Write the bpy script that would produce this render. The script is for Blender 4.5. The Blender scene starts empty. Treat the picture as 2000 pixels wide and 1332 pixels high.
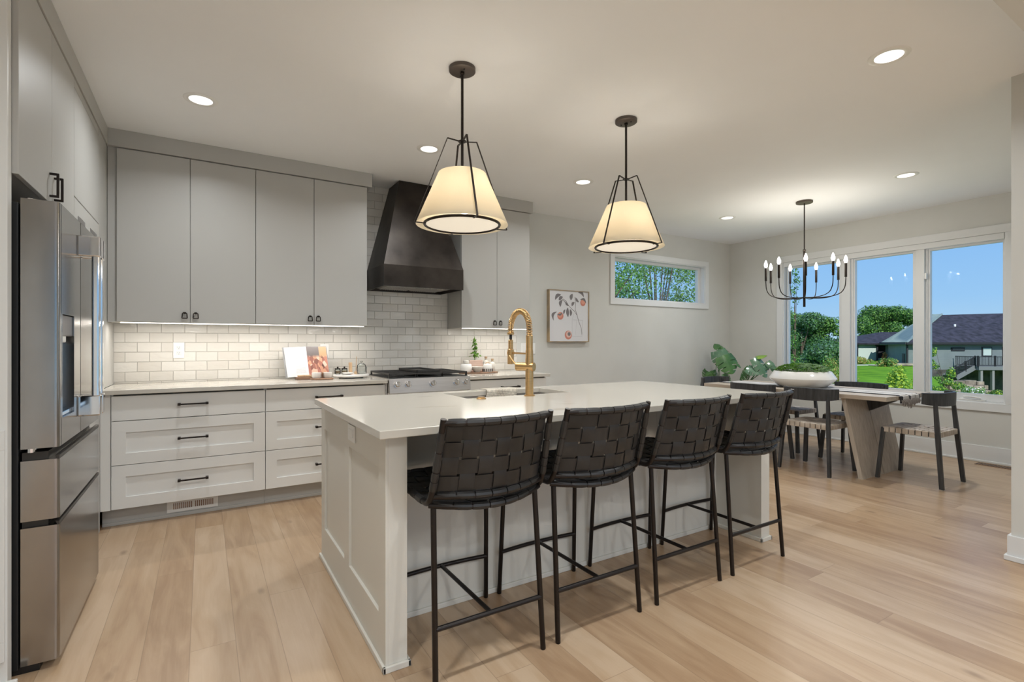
import bpy, bmesh, math, random
from mathutils import Vector, Matrix
PI = math.pi
random.seed(7)
SC = bpy.context.scene
COL = SC.collection

# ------------------------------------------------------------------ camera
YAW = 0.5485
CAMP = Vector((1.4239, -4.79, 1.2231))
cd = bpy.data.cameras.new('camera'); cam = bpy.data.objects.new('camera', cd); COL.objects.link(cam)
cam.location = CAMP; cam.rotation_euler = (PI/2, 0, -YAW)
cd.sensor_width = 36; cd.lens = 981.6*36/2000
cd.shift_x = 0.0014; cd.shift_y = 0.00194; cd.clip_start = 0.05; cd.clip_end = 500
SC.camera = cam
# ------------------------------------------------------------------ world, sun, exposure
w = bpy.data.worlds.new('sky_world'); SC.world = w; w.use_nodes = True
nt = w.node_tree; bg = nt.nodes['Background']
tc = nt.nodes.new('ShaderNodeTexCoord'); sx = nt.nodes.new('ShaderNodeSeparateXYZ'); nt.links.new(tc.outputs['Generated'], sx.inputs[0])
cr = nt.nodes.new('ShaderNodeValToRGB'); e = cr.color_ramp.elements      # clear sky, paler towards the horizon
e[0].position = 0.0; e[0].color = (.46, .68, .88, 1); e[1].position = .75; e[1].color = (.20, .40, .78, 1)
for ps, c in ((.07, (.33, .59, .92)), (.22, (.22, .48, .92))): q = e.new(ps); q.color = (*c, 1)
nt.links.new(sx.outputs[2], cr.inputs[0]); nt.links.new(cr.outputs[0], bg.inputs[0])
bg.inputs[1].default_value = 0.83
sd = bpy.data.lights.new('sun', 'SUN'); sd.energy = 3.5; sd.angle = 0.01; sd.color = (1, .96, .90)
so = bpy.data.objects.new('sun', sd); COL.objects.link(so); so.location = (0, -30, 40)
so.rotation_euler = Vector((-0.45, -0.62, 0.60)).to_track_quat('Z', 'Y').to_euler()
SC.view_settings.view_transform = 'Standard'; SC.view_settings.look = 'None'
SC.view_settings.gamma = 1; SC.view_settings.use_curve_mapping = False
SC.view_settings.exposure = 0.27
LAMP = 1.0

# ------------------------------------------------------------------ helpers
def tag(o, label=None, cat=None, group=None, kind=None):
    if label: o['label'] = label
    if cat: o['category'] = cat
    if group: o['group'] = group
    if kind: o['kind'] = kind
    return o
def empty(name, loc, label, cat, group=None, rz=0):
    o = bpy.data.objects.new(name, None); COL.objects.link(o); o.location = loc
    o.rotation_euler = (0, 0, rz); o.empty_display_size = .1
    return tag(o, label, cat, group)
def top(o):
    while o.parent: o = o.parent
    return o
def obj(name, bm, mat, parent=None, smooth=None, label=None):
    """link bm (world coordinates) as one mesh object under parent; mat = material or list"""
    if parent is not None:
        bm.transform(Matrix.Translation(-ORG.get(top(parent).name, Vector((0, 0, 0)))))
    me = bpy.data.meshes.new(name); bm.normal_update(); bm.to_mesh(me); bm.free()
    for m in (mat if isinstance(mat, (list, tuple)) else [mat]): me.materials.append(m)
    if smooth is not None:
        for p in me.polygons: p.use_smooth = True
        me.set_sharp_from_angle(angle=math.radians(smooth))
    o = bpy.data.objects.new(name, me); COL.objects.link(o)
    if parent is not None: o.parent = parent
    if label: o['label'] = label
    return o
ORG = {}
def thing(name, loc, label, cat, group=None):
    o = empty(name, loc, label, cat, group); ORG[o.name] = Vector(loc); return o
def solo(name, loc, bm, mat, label, cat, group=None, smooth=None, kind=None):
    """a thing that is one mesh with its origin at loc"""
    bm.transform(Matrix.Translation(-Vector(loc)))
    o = obj(name, bm, mat, None, smooth); o.location = loc; ORG[o.name] = Vector(loc)
    return tag(o, label, cat, group, kind)
def struct(name, bm, mat, parent=None, smooth=None):
    o = obj(name, bm, mat, parent, smooth)
    if parent is None: o['kind'] = 'structure'
    return o
def copy_tree(o, parent=None):
    c = o.copy(); COL.objects.link(c)
    if parent is not None: c.parent = parent
    for ch in [x for x in o.children]: copy_tree(ch, c)
    return c
def B(): return bmesh.new()
def box(bm, x0, x1, y0, y1, z0, z1, bev=0, mi=0, seg=2):
    x0, x1 = min(x0, x1), max(x0, x1); y0, y1 = min(y0, y1), max(y0, y1); z0, z1 = min(z0, z1), max(z0, z1)
    v = [bm.verts.new((x, y, z)) for z in (z0, z1) for y in (y0, y1) for x in (x0, x1)]
    fs = [bm.faces.new([v[i] for i in q]) for q in ((0, 2, 3, 1), (4, 5, 7, 6), (0, 1, 5, 4), (2, 6, 7, 3), (0, 4, 6, 2), (1, 3, 7, 5))]
    for f in fs: f.material_index = mi
    if bev:
        es = list({e for f in fs for e in f.edges})
        r = bmesh.ops.bevel(bm, geom=es, offset=bev, segments=seg, profile=.5, affect='EDGES')
        for f in r['faces']: f.material_index = mi
    return v
def frame_of(d):
    d = d.normalized(); a = Vector((0, 0, 1)) if abs(d.z) < .95 else Vector((1, 0, 0))
    u = d.cross(a).normalized(); return u, d.cross(u).normalized()
def tube(bm, pts, r, n=10, cap=True, mi=0, closed=False, flat=1.0):
    """sweep a circle (optionally flattened) along pts; r = radius or list"""
    pts = [Vector(p) for p in pts]; N = len(pts); rings = []
    u = None
    for i, p in enumerate(pts):
        if closed: d = pts[(i+1) % N]-pts[i-1]
        else: d = pts[min(i+1, N-1)]-pts[max(i-1, 0)]
        d.normalize()
        if u is None: u, v = frame_of(d)
        else:
            u = (u-d*u.dot(d)).normalized()
        v = d.cross(u).normalized()
        rr = r[i] if isinstance(r, (list, tuple)) else r
        rings.append([bm.verts.new(p+u*(rr*math.cos(2*PI*k/n))+v*(rr*flat*math.sin(2*PI*k/n))) for k in range(n)])
    for i in range(N if closed else N-1):
        a, b = rings[i], rings[(i+1) % N]
        for k in range(n):
            f = bm.faces.new((a[k], a[(k+1) % n], b[(k+1) % n], b[k])); f.material_index = mi
    if cap and not closed:
        bm.faces.new(rings[0][::-1]).material_index = mi; bm.faces.new(rings[-1]).material_index = mi
def bar(bm, p0, p1, wx, wy, mi=0, up=None):
    """square-section bar between two points"""
    p0, p1 = Vector(p0), Vector(p1); d = (p1-p0).normalized()
    if up is None: u, v = frame_of(d)
    else: u = d.cross(Vector(up)).normalized(); v = d.cross(u).normalized()
    q = [(-1, -1), (1, -1), (1, 1), (-1, 1)]
    a = [bm.verts.new(p0+u*(s*wx/2)+v*(t*wy/2)) for s, t in q]
    b = [bm.verts.new(p1+u*(s*wx/2)+v*(t*wy/2)) for s, t in q]
    for k in range(4): bm.faces.new((a[k], a[(k+1) % 4], b[(k+1) % 4], b[k])).material_index = mi
    bm.faces.new(a[::-1]).material_index = mi; bm.faces.new(b).material_index = mi
def lathe(bm, c, prof, n=32, mi=0, capb=True, capt=True):
    """prof: list of (r, z) from c"""
    rings = []
    for r, z in prof:
        if r < 1e-5: rings.append([bm.verts.new((c[0], c[1], c[2]+z))])
        else: rings.append([bm.verts.new((c[0]+r*math.cos(2*PI*k/n), c[1]+r*math.sin(2*PI*k/n), c[2]+z)) for k in range(n)])
    for a, b in zip(rings, rings[1:]):
        for k in range(n):
            k2 = (k+1) % n
            if len(a) == 1 and len(b) == 1: continue
            if len(a) == 1: f = bm.faces.new((a[0], b[k2], b[k]))
            elif len(b) == 1: f = bm.faces.new((a[k], a[k2], b[0]))
            else: f = bm.faces.new((a[k], a[k2], b[k2], b[k]))
            f.material_index = mi
    if capb and len(rings[0]) > 1: bm.faces.new(rings[0][::-1]).material_index = mi
    if capt and len(rings[-1]) > 1: bm.faces.new(rings[-1]).material_index = mi
def prism(bm, pts, ext, mi=0):
    """extrude polygon pts (3D) along vector ext"""
    ext = Vector(ext); a = [bm.verts.new(Vector(p)) for p in pts]; b = [bm.verts.new(Vector(p)+ext) for p in pts]
    n = len(pts)
    for k in range(n): bm.faces.new((a[k], a[(k+1) % n], b[(k+1) % n], b[k])).material_index = mi
    bm.faces.new(a[::-1]).material_index = mi; bm.faces.new(b).material_index = mi
def hull(bm, bot, topq, mi=0):
    """solid between two matching polygons"""
    a = [bm.verts.new(p) for p in bot]; b = [bm.verts.new(p) for p in topq]; n = len(a)
    for k in range(n): bm.faces.new((a[k], a[(k+1) % n], b[(k+1) % n], b[k])).material_index = mi
    bm.faces.new(a[::-1]).material_index = mi; bm.faces.new(b).material_index = mi
def arc(c, r, a0, a1, n, U, V):
    c, U, V = Vector(c), Vector(U), Vector(V)
    return [c+U*(r*math.cos(a0+(a1-a0)*i/n))+V*(r*math.sin(a0+(a1-a0)*i/n)) for i in range(n+1)]
def smoothpath(P, n=8):
    """Catmull-Rom through P"""
    P = [Vector(p) for p in P]; out = []
    Q = [P[0]*2-P[1]]+P+[P[-1]*2-P[-2]]
    for i in range(1, len(Q)-2):
        a, b, c, d = Q[i-1:i+3]
        for k in range(n):
            t = k/n
            out.append(.5*((2*b)+(c-a)*t+(2*a-5*b+4*c-d)*t*t+(3*b-a-3*c+d)*t**3))
    out.append(P[-1]); return out

# ------------------------------------------------------------------ materials
def mat(name, col, rough=.5, metal=0, **k):
    m = bpy.data.materials.new(name); m.use_nodes = True
    p = m.node_tree.nodes['Principled BSDF']
    p.inputs['Base Color'].default_value = (*col, 1); p.inputs['Roughness'].default_value = rough
    p.inputs['Metallic'].default_value = metal
    for a, b in k.items(): p.inputs[a.replace('_', ' ')].default_value = b
    return m
def nodes(m): return m.node_tree.nodes, m.node_tree.links, m.node_tree.nodes['Principled BSDF']
def noisy(m, c1, c2, scale=8, detail=6, stretch=(1, 1, 1), bump=0, lo=.35, hi=.65, coord='Object', bdist=.002):
    N, L, p = nodes(m)
    tc = N.new('ShaderNodeTexCoord'); mp = N.new('ShaderNodeMapping'); mp.inputs['Scale'].default_value = stretch
    nz = N.new('ShaderNodeTexNoise'); nz.inputs['Scale'].default_value = scale; nz.inputs['Detail'].default_value = detail
    cr = N.new('ShaderNodeValToRGB'); cr.color_ramp.elements[0].position = lo; cr.color_ramp.elements[1].position = hi
    cr.color_ramp.elements[0].color = (*c1, 1); cr.color_ramp.elements[1].color = (*c2, 1)
    L.new(tc.outputs[coord], mp.inputs[0]); L.new(mp.outputs[0], nz.inputs['Vector']); L.new(nz.outputs['Fac'], cr.inputs[0])
    L.new(cr.outputs[0], p.inputs['Base Color'])
    if bump:
        b = N.new('ShaderNodeBump'); b.inputs['Strength'].default_value = bump; b.inputs['Distance'].default_value = bdist
        L.new(nz.outputs['Fac'], b.inputs['Height']); L.new(b.outputs[0], p.inputs['Normal'])
    return m
def emit(name, col, s):
    m = bpy.data.materials.new(name); m.use_nodes = True; N, L, p = nodes(m)
    p.inputs['Base Color'].default_value = (*col, 1)
    p.inputs['Emission Color'].default_value = (*col, 1); p.inputs['Emission Strength'].default_value = s
    return m
def MA(N, L, op, a, b=None, c=None):
    n = N.new('ShaderNodeMath'); n.operation = op
    for i, v in enumerate((a, b, c)):
        if v is None: continue
        if isinstance(v, (int, float)): n.inputs[i].default_value = v
        else: L.new(v, n.inputs[i])
    return n.outputs[0]

M = {}
M['wall'] = noisy(mat('wall_paint', (.62, .60, .55), .75), (.61, .61, .58), (.63, .63, .60), 3, bump=.04)
M['ceil'] = noisy(mat('ceiling_paint', (.72, .70, .66), .8), (.86, .87, .88), (.875, .885, .895), 2, bump=.04)
M['trim'] = mat('trim_paint', (.72, .73, .73), .45)
M['cab'] = mat('cabinet_paint', (.465, .455, .43), .42)
M['cabw'] = mat('lower_cabinet_paint', (.76, .755, .73), .42)
M['isl'] = mat('island_paint', (.72, .695, .63), .45)
M['gap'] = mat('cabinet_gap', (.10, .095, .085), .8)
M['quartz'] = noisy(mat('quartz', (.78, .75, .70), .13), (.44, .40, .34), (.575, .54, .475), 1.6, 8, (1, 2.6, 1), lo=.30, hi=.36)
M['bronze'] = mat('dark_bronze', (.035, .028, .024), .38, .85)
M['hood'] = noisy(mat('hood_steel', (.04, .034, .03), .42, .75), (.028, .023, .02), (.06, .05, .043), 4)
M['black'] = mat('black_plastic', (.012, .012, .012), .45)
M['steel'] = noisy(mat('steel', (.6, .58, .56), .30, 1), (.58, .56, .54), (.66, .64, .62), 3, stretch=(1, 1, 60))
M['fsteel'] = noisy(mat('fridge_steel', (.42, .40, .39), .20, 1), (.33, .32, .31), (.38, .37, .36), 5, stretch=(1, 60, 1))
M['grip'] = mat('dark_grip', (.05, .045, .04), .4, .5)
M['fside'] = mat('fridge_door_side', (.30, .285, .28), .38, .7)
M['chrome'] = mat('chrome', (.75, .76, .78), .09, 1)
M['white'] = mat('white_plastic', (.82, .82, .80), .4)
M['gold'] = noisy(mat('brass', (.66, .42, .19), .28, 1), (.60, .38, .17), (.70, .46, .22), 8, stretch=(1, 1, 30))
M['iron'] = mat('cast_iron', (.045, .042, .04), .55, .3)
M['leather'] = noisy(mat('black_leather', (.03, .028, .027), .40), (.010, .0095, .0095), (.030, .029, .029), 7, bump=.25)
M['tubeb'] = mat('black_bronze_tube', (.03, .025, .023), .34, .7)
M['dwood'] = noisy(mat('dark_stained_wood', (.03, .031, .034), .45), (.02, .021, .023), (.05, .051, .055), 6, stretch=(8, 8, 1), bump=.1)
M['strap'] = noisy(mat('tan_strap', (.42, .34, .26), .6), (.38, .31, .24), (.58, .51, .44), 9)
M['oak'] = noisy(mat('washed_oak', (.5, .4, .3), .5), (.42, .35, .28), (.56, .49, .41), 3.5, stretch=(14, .6, 14), bump=.08)
M['oakv'] = noisy(mat('washed_oak_upright', (.5, .4, .3), .5), (.38, .32, .26), (.52, .46, .39), 3.2, stretch=(16, 16, .5), bump=.05, lo=.3, hi=.7)
M['ceramic'] = mat('white_ceramic', (.80, .78, .75), .12)
M['stone'] = noisy(mat('grey_ceramic', (.6, .57, .52), .5), (.50, .47, .42), (.68, .65, .60), 12)
M['wood'] = noisy(mat('brown_wood', (.22, .12, .07), .5), (.15, .08, .045), (.30, .17, .10), 5, stretch=(1, 10, 10))
M['lwood'] = noisy(mat('light_wood', (.5, .33, .18), .5), (.42, .27, .15), (.58, .40, .24), 5, stretch=(10, 10, 1))
M['cork'] = noisy(mat('cork', (.45, .3, .18), .8), (.36, .24, .14), (.52, .36, .22), 30)
M['pink'] = noisy(mat('pale_pink_wood', (.55, .36, .28), .6), (.42, .29, .235), (.52, .38, .31), 6, stretch=(1, 8, 8))
def glassmat(name, tint=(1, 1, 1), rough=0.0, amt=.9):
    m = bpy.data.materials.new(name); m.use_nodes = True; N = m.node_tree.nodes; L = m.node_tree.links
    N.remove(N['Principled BSDF']); t = N.new('ShaderNodeBsdfTransparent'); t.inputs[0].default_value = (*tint, 1)
    g = N.new('ShaderNodeBsdfGlossy'); g.inputs['Roughness'].default_value = rough; g.inputs[0].default_value = (1, 1, 1, 1)
    fr = N.new('ShaderNodeFresnel'); fr.inputs[0].default_value = 1.35
    mx = N.new('ShaderNodeMixShader'); L.new(MA(N, L, 'MULTIPLY', fr.outputs[0], amt), mx.inputs[0]); L.new(t.outputs[0], mx.inputs[1]); L.new(g.outputs[0], mx.inputs[2])
    L.new(mx.outputs[0], N['Material Output'].inputs[0]); return m
M['pane'] = glassmat('window_glass', (.98, .99, .985), 0, .07)
M['jar'] = glassmat('clear_jar_glass', (.90, .92, .91), .03, 1.0)
# lamp shade: thin cloth that lets light through
m = bpy.data.materials.new('linen_shade'); m.use_nodes = True; N, L, p = nodes(m)
p.inputs['Base Color'].default_value = (.78, .70, .56, 1); p.inputs['Roughness'].default_value = .9
tr = N.new('ShaderNodeBsdfTranslucent'); tr.inputs[0].default_value = (.80, .74, .60, 1); mx = N.new('ShaderNodeMixShader'); mx.inputs[0].default_value = .22
L.new(p.outputs[0], mx.inputs[1]); L.new(tr.outputs[0], mx.inputs[2]); L.new(mx.outputs[0], N['Material Output'].inputs[0]); M['shade'] = m
M['lens'] = emit('lamp_lens', (1, .97, .92), 1.6)
M['diff'] = emit('pendant_diffuser', (1, .92, .78), .30)
M['bulb'] = emit('bulb_glass', (1, .96, .90), 5)
M['strip'] = emit('led_strip', (1, .93, .84), 3)

# wide oak planks along y
def plank_mat(name, W, LEN, cols, rough, alongx=False):
    m = bpy.data.materials.new(name); m.use_nodes = True; N, L, p = nodes(m)
    tc = N.new('ShaderNodeTexCoord'); sp = N.new('ShaderNodeSeparateXYZ'); L.new(tc.outputs['Object'], sp.inputs[0])
    x, y = (sp.outputs[1], sp.outputs[0]) if alongx else (sp.outputs[0], sp.outputs[1])
    xs = MA(N, L, 'DIVIDE', MA(N, L, 'ADD', x, 50.0-.019), W); xi = MA(N, L, 'FLOOR', xs); xf = MA(N, L, 'FRACT', xs)
    wn = N.new('ShaderNodeTexWhiteNoise'); wn.noise_dimensions = '1D'; L.new(xi, wn.inputs['W'])
    ys = MA(N, L, 'ADD', MA(N, L, 'DIVIDE', MA(N, L, 'ADD', y, 50.0), LEN), MA(N, L, 'MULTIPLY', wn.outputs[0], 7.3))
    yi = MA(N, L, 'FLOOR', ys); yf = MA(N, L, 'FRACT', ys)
    cb = N.new('ShaderNodeCombineXYZ'); L.new(xi, cb.inputs[0]); L.new(yi, cb.inputs[1])
    w2 = N.new('ShaderNodeTexWhiteNoise'); w2.noise_dimensions = '2D'; L.new(cb.outputs[0], w2.inputs['Vector'])
    # grain
    gv = N.new('ShaderNodeCombineXYZ')
    L.new(MA(N, L, 'MULTIPLY', x, 11.0), gv.inputs[0]); L.new(MA(N, L, 'ADD', MA(N, L, 'MULTIPLY', y, 1.6), MA(N, L, 'MULTIPLY', w2.outputs[0], 40.0)), gv.inputs[1])
    L.new(MA(N, L, 'MULTIPLY', w2.outputs[0], 30.0), gv.inputs[2])
    nz = N.new('ShaderNodeTexNoise'); nz.inputs['Scale'].default_value = 1.0; nz.inputs['Detail'].default_value = 8; nz.inputs['Distortion'].default_value = 1.2
    L.new(gv.outputs[0], nz.inputs['Vector'])
    gv2 = N.new('ShaderNodeCombineXYZ'); L.new(MA(N, L, 'MULTIPLY', x, 130.0), gv2.inputs[0]); L.new(MA(N, L, 'MULTIPLY', y, 4.0), gv2.inputs[1])
    nf = N.new('ShaderNodeTexNoise'); nf.inputs['Scale'].default_value = 1.0; nf.inputs['Detail'].default_value = 3; L.new(gv2.outputs[0], nf.inputs['Vector'])
    t = MA(N, L, 'ADD', MA(N, L, 'MULTIPLY', w2.outputs[0], .70), MA(N, L, 'ADD', MA(N, L, 'MULTIPLY', MA(N, L, 'SUBTRACT', nz.outputs[0], .5), 1.7), MA(N, L, 'MULTIPLY', MA(N, L, 'SUBTRACT', nf.outputs[0], .5), .3)))
    t = MA(N, L, 'ADD', t, .16)
    cr = N.new('ShaderNodeValToRGB'); e = cr.color_ramp.elements
    e[0].position = 0; e[0].color = (*cols[0], 1); e[1].position = 1; e[1].color = (*cols[2], 1)
    q = e.new(.5); q.color = (*cols[1], 1); L.new(t, cr.inputs[0])
    # knots
    vo = N.new('ShaderNodeTexVoronoi'); vo.inputs['Scale'].default_value = 1.0
    kv = N.new('ShaderNodeCombineXYZ'); L.new(MA(N, L, 'MULTIPLY', x, 4.2), kv.inputs[0]); L.new(MA(N, L, 'MULTIPLY', y, 1.9), kv.inputs[1]); L.new(kv.outputs[0], vo.inputs['Vector'])
    k = N.new('ShaderNodeMapRange'); k.inputs[1].default_value = .02; k.inputs[2].default_value = .095; k.inputs[3].default_value = .62; k.inputs[4].default_value = 0; L.new(vo.outputs['Distance'], k.inputs[0])
    mk = N.new('ShaderNodeMix'); mk.data_type = 'RGBA'; L.new(k.outputs[0], mk.inputs[0]); L.new(cr.outputs[0], mk.inputs[6]); mk.inputs[7].default_value = (.20, .12, .07, 1)
    # seams
    ex = MA(N, L, 'MULTIPLY', MA(N, L, 'MINIMUM', xf, MA(N, L, 'SUBTRACT', 1.0, xf)), W)
    ey = MA(N, L, 'MULTIPLY', MA(N, L, 'MINIMUM', yf, MA(N, L, 'SUBTRACT', 1.0, yf)), LEN)
    em = MA(N, L, 'MINIMUM', ex, ey)
    sm = N.new('ShaderNodeMapRange'); sm.inputs[1].default_value = .0006; sm.inputs[2].default_value = .0018; sm.inputs[3].default_value = .45; sm.inputs[4].default_value = 0; L.new(em, sm.inputs[0])
    ms = N.new('ShaderNodeMix'); ms.data_type = 'RGBA'; L.new(sm.outputs[0], ms.inputs[0]); L.new(mk.outputs[2], ms.inputs[6]); ms.inputs[7].default_value = (.16, .10, .06, 1)
    L.new(ms.outputs[2], p.inputs['Base Color']); p.inputs['Roughness'].default_value = rough
    b = N.new('ShaderNodeBump'); b.inputs['Strength'].default_value = .12; b.inputs['Distance'].default_value = .002
    L.new(MA(N, L, 'ADD', MA(N, L, 'MULTIPLY', nf.outputs[0], .3), MA(N, L, 'SUBTRACT', 1.0, sm.outputs[0])), b.inputs['Height']); L.new(b.outputs[0], p.inputs['Normal'])
    return m
M['floor'] = plank_mat('oak_floor', .1595, 1.55, ((.36, .23, .135), (.465, .32, .198), (.55, .405, .275)), .30)
M['tabletop'] = plank_mat('washed_tabletop', .30, 9, ((.44, .37, .30), (.56, .49, .41), (.66, .59, .51)), .4)

# hand-made subway tile on the XZ plane
m = bpy.data.materials.new('subway_tile'); m.use_nodes = True; N, L, p = nodes(m)
TW, TH = .1525, .0752
tc = N.new('ShaderNodeTexCoord'); sp = N.new('ShaderNodeSeparateXYZ'); L.new(tc.outputs['Object'], sp.inputs[0])
zs = MA(N, L, 'DIVIDE', MA(N, L, 'SUBTRACT', sp.outputs[2], .914-.0752*10), TH); zi = MA(N, L, 'FLOOR', zs); zf = MA(N, L, 'FRACT', zs)
off = MA(N, L, 'MULTIPLY', MA(N, L, 'MODULO', zi, 2.0), .5)
xs = MA(N, L, 'ADD', MA(N, L, 'DIVIDE', MA(N, L, 'SUBTRACT', sp.outputs[0], .867-TW*20), TW), off); xi = MA(N, L, 'FLOOR', xs); xf = MA(N, L, 'FRACT', xs)
ex = MA(N, L, 'MULTIPLY', MA(N, L, 'MINIMUM', xf, MA(N, L, 'SUBTRACT', 1.0, xf)), TW); ez = MA(N, L, 'MULTIPLY', MA(N, L, 'MINIMUM', zf, MA(N, L, 'SUBTRACT', 1.0, zf)), TH)
e = MA(N, L, 'MINIMUM', ex, ez)
g = N.new('ShaderNodeMapRange'); g.inputs[1].default_value = .0012; g.inputs[2].default_value = .0030; L.new(e, g.inputs[0])
cb = N.new('ShaderNodeCombineXYZ'); L.new(xi, cb.inputs[0]); L.new(zi, cb.inputs[1]); wn = N.new('ShaderNodeTexWhiteNoise'); wn.noise_dimensions = '2D'; L.new(cb.outputs[0], wn.inputs['Vector'])
cr = N.new('ShaderNodeValToRGB'); cr.color_ramp.elements[0].color = (.64, .61, .56, 1); cr.color_ramp.elements[1].color = (.73, .71, .665, 1); L.new(wn.outputs[0], cr.inputs[0])
mx = N.new('ShaderNodeMix'); mx.data_type = 'RGBA'; L.new(g.outputs[0], mx.inputs[0]); mx.inputs[6].default_value = (.50, .475, .44, 1); L.new(cr.outputs[0], mx.inputs[7]); L.new(mx.outputs[2], p.inputs['Base Color'])
L.new(MA(N, L, 'SUBTRACT', .62, MA(N, L, 'MULTIPLY', g.outputs[0], .52)), p.inputs['Roughness'])
nz = N.new('ShaderNodeTexNoise'); nz.inputs['Scale'].default_value = 1; nz.inputs['Detail'].default_value = 2
nv = N.new('ShaderNodeCombineXYZ'); L.new(MA(N, L, 'MULTIPLY', sp.outputs[0], 11.0), nv.inputs[0]); L.new(MA(N, L, 'MULTIPLY', sp.outputs[2], 26.0), nv.inputs[1]); L.new(MA(N, L, 'MULTIPLY', wn.outputs[0], 60.0), nv.inputs[2]); L.new(nv.outputs[0], nz.inputs['Vector'])
h = MA(N, L, 'ADD', MA(N, L, 'MULTIPLY', nz.outputs[0], 1.3), MA(N, L, 'MULTIPLY', g.outputs[0], .8))
b = N.new('ShaderNodeBump'); b.inputs['Strength'].default_value = .8; b.inputs['Distance'].default_value = .004; L.new(h, b.inputs['Height']); L.new(b.outputs[0], p.inputs['Normal']); M['tile'] = m
# ================================================================== THE ROOM
ZC = 2.723; XR = 8.26; XL = .20
def rect_wall(bm, axis, pos, th, a0, a1, z0, z1, holes):
    """wall slab normal to axis ('x'/'y') from pos to pos+th with rectangular holes (a0,a1,z0,z1)"""
    As = sorted({a0, a1, *[h[0] for h in holes], *[h[1] for h in holes]}); Zs = sorted({z0, z1, *[h[2] for h in holes], *[h[3] for h in holes]})
    for i in range(len(As)-1):
        for j in range(len(Zs)-1):
            ca, cz = (As[i]+As[i+1])/2, (Zs[j]+Zs[j+1])/2
            if any(h[0] < ca < h[1] and h[2] < cz < h[3] for h in holes): continue
            if axis == 'x': box(bm, pos, pos+th, As[i], As[i+1], Zs[j], Zs[j+1])
            else: box(bm, As[i], As[i+1], pos, pos+th, Zs[j], Zs[j+1])
bm = B(); box(bm, -.1, XR+.2, -9.3, .2, -.12, 0); struct('floor', bm, M['floor'])
bm = B(); box(bm, -.1, XR+.2, -9.3, .2, ZC, ZC+.15); struct('ceiling', bm, M['ceil'])
W2 = (5.90, 7.675, 1.79, 2.335)      # small window in the back wall
bm = B(); rect_wall(bm, 'y', 0, .16, XL-.1, XR+.16, 0, ZC, [W2]); struct('wall_back', bm, M['wall'])
W1 = (-3.085, -.83, .61, 2.33)       # big window in the right wall
bm = B(); rect_wall(bm, 'x', XR, .16, -9.1, 0, 0, ZC, [W1]); struct('wall_right', bm, M['wall'])
bm = B(); box(bm, XL-.1, XL, -9.1, 0, 0, ZC); struct('wall_left', bm, M['wall'])
bm = B(); rect_wall(bm, 'y', -9.2, .16, XL-.1, XR+.16, 0, ZC, [(.7, 4.7, .15, 2.5), (5.1, 8.0, .15, 2.5)]); struct('wall_front', bm, M['wall'])
bm = B(); box(bm, 5.31, XR, -5.2, -3.844, 0, ZC); struct('wall_partition', bm, M['wall'])
bm = B(); box(bm, 3.2, 5.31, -4.6, -4.155, 2.45, ZC); struct('ceiling_beam', bm, M['wall'])
# baseboards with shoe moulding
def baseboard(name, axis, pos, d, a0, a1, h=.168):
    bm = B()
    if axis == 'x':
        box(bm, pos, pos+d*.014, a0, a1, 0, h, .002); box(bm, pos+d*.014, pos+d*.026, a0, a1, 0, .022, .004)
    else:
        box(bm, a0, a1, pos, pos+d*.014, 0, h, .002); box(bm, a0, a1, pos+d*.014, pos+d*.026, 0, .022, .004)
    struct(name, bm, M['trim'])
baseboard('baseboard_right', 'x', XR, -1, -3.844, 0)
baseboard('baseboard_back', 'y', 0, -1, 4.43, XR-.03)
bm = B(); box(bm, 5.296, 5.31, -5.2, -3.83, 0, .14, .002); box(bm, 5.284, 5.296, -5.2, -3.818, 0, .03, .004)
box(bm, 5.31, XR-.03, -3.844, -3.830, 0, .14, .002); box(bm, 5.296, XR-.03, -3.83, -3.818, 0, .03, .004); struct('baseboard_partition', bm, M['trim'])

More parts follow.
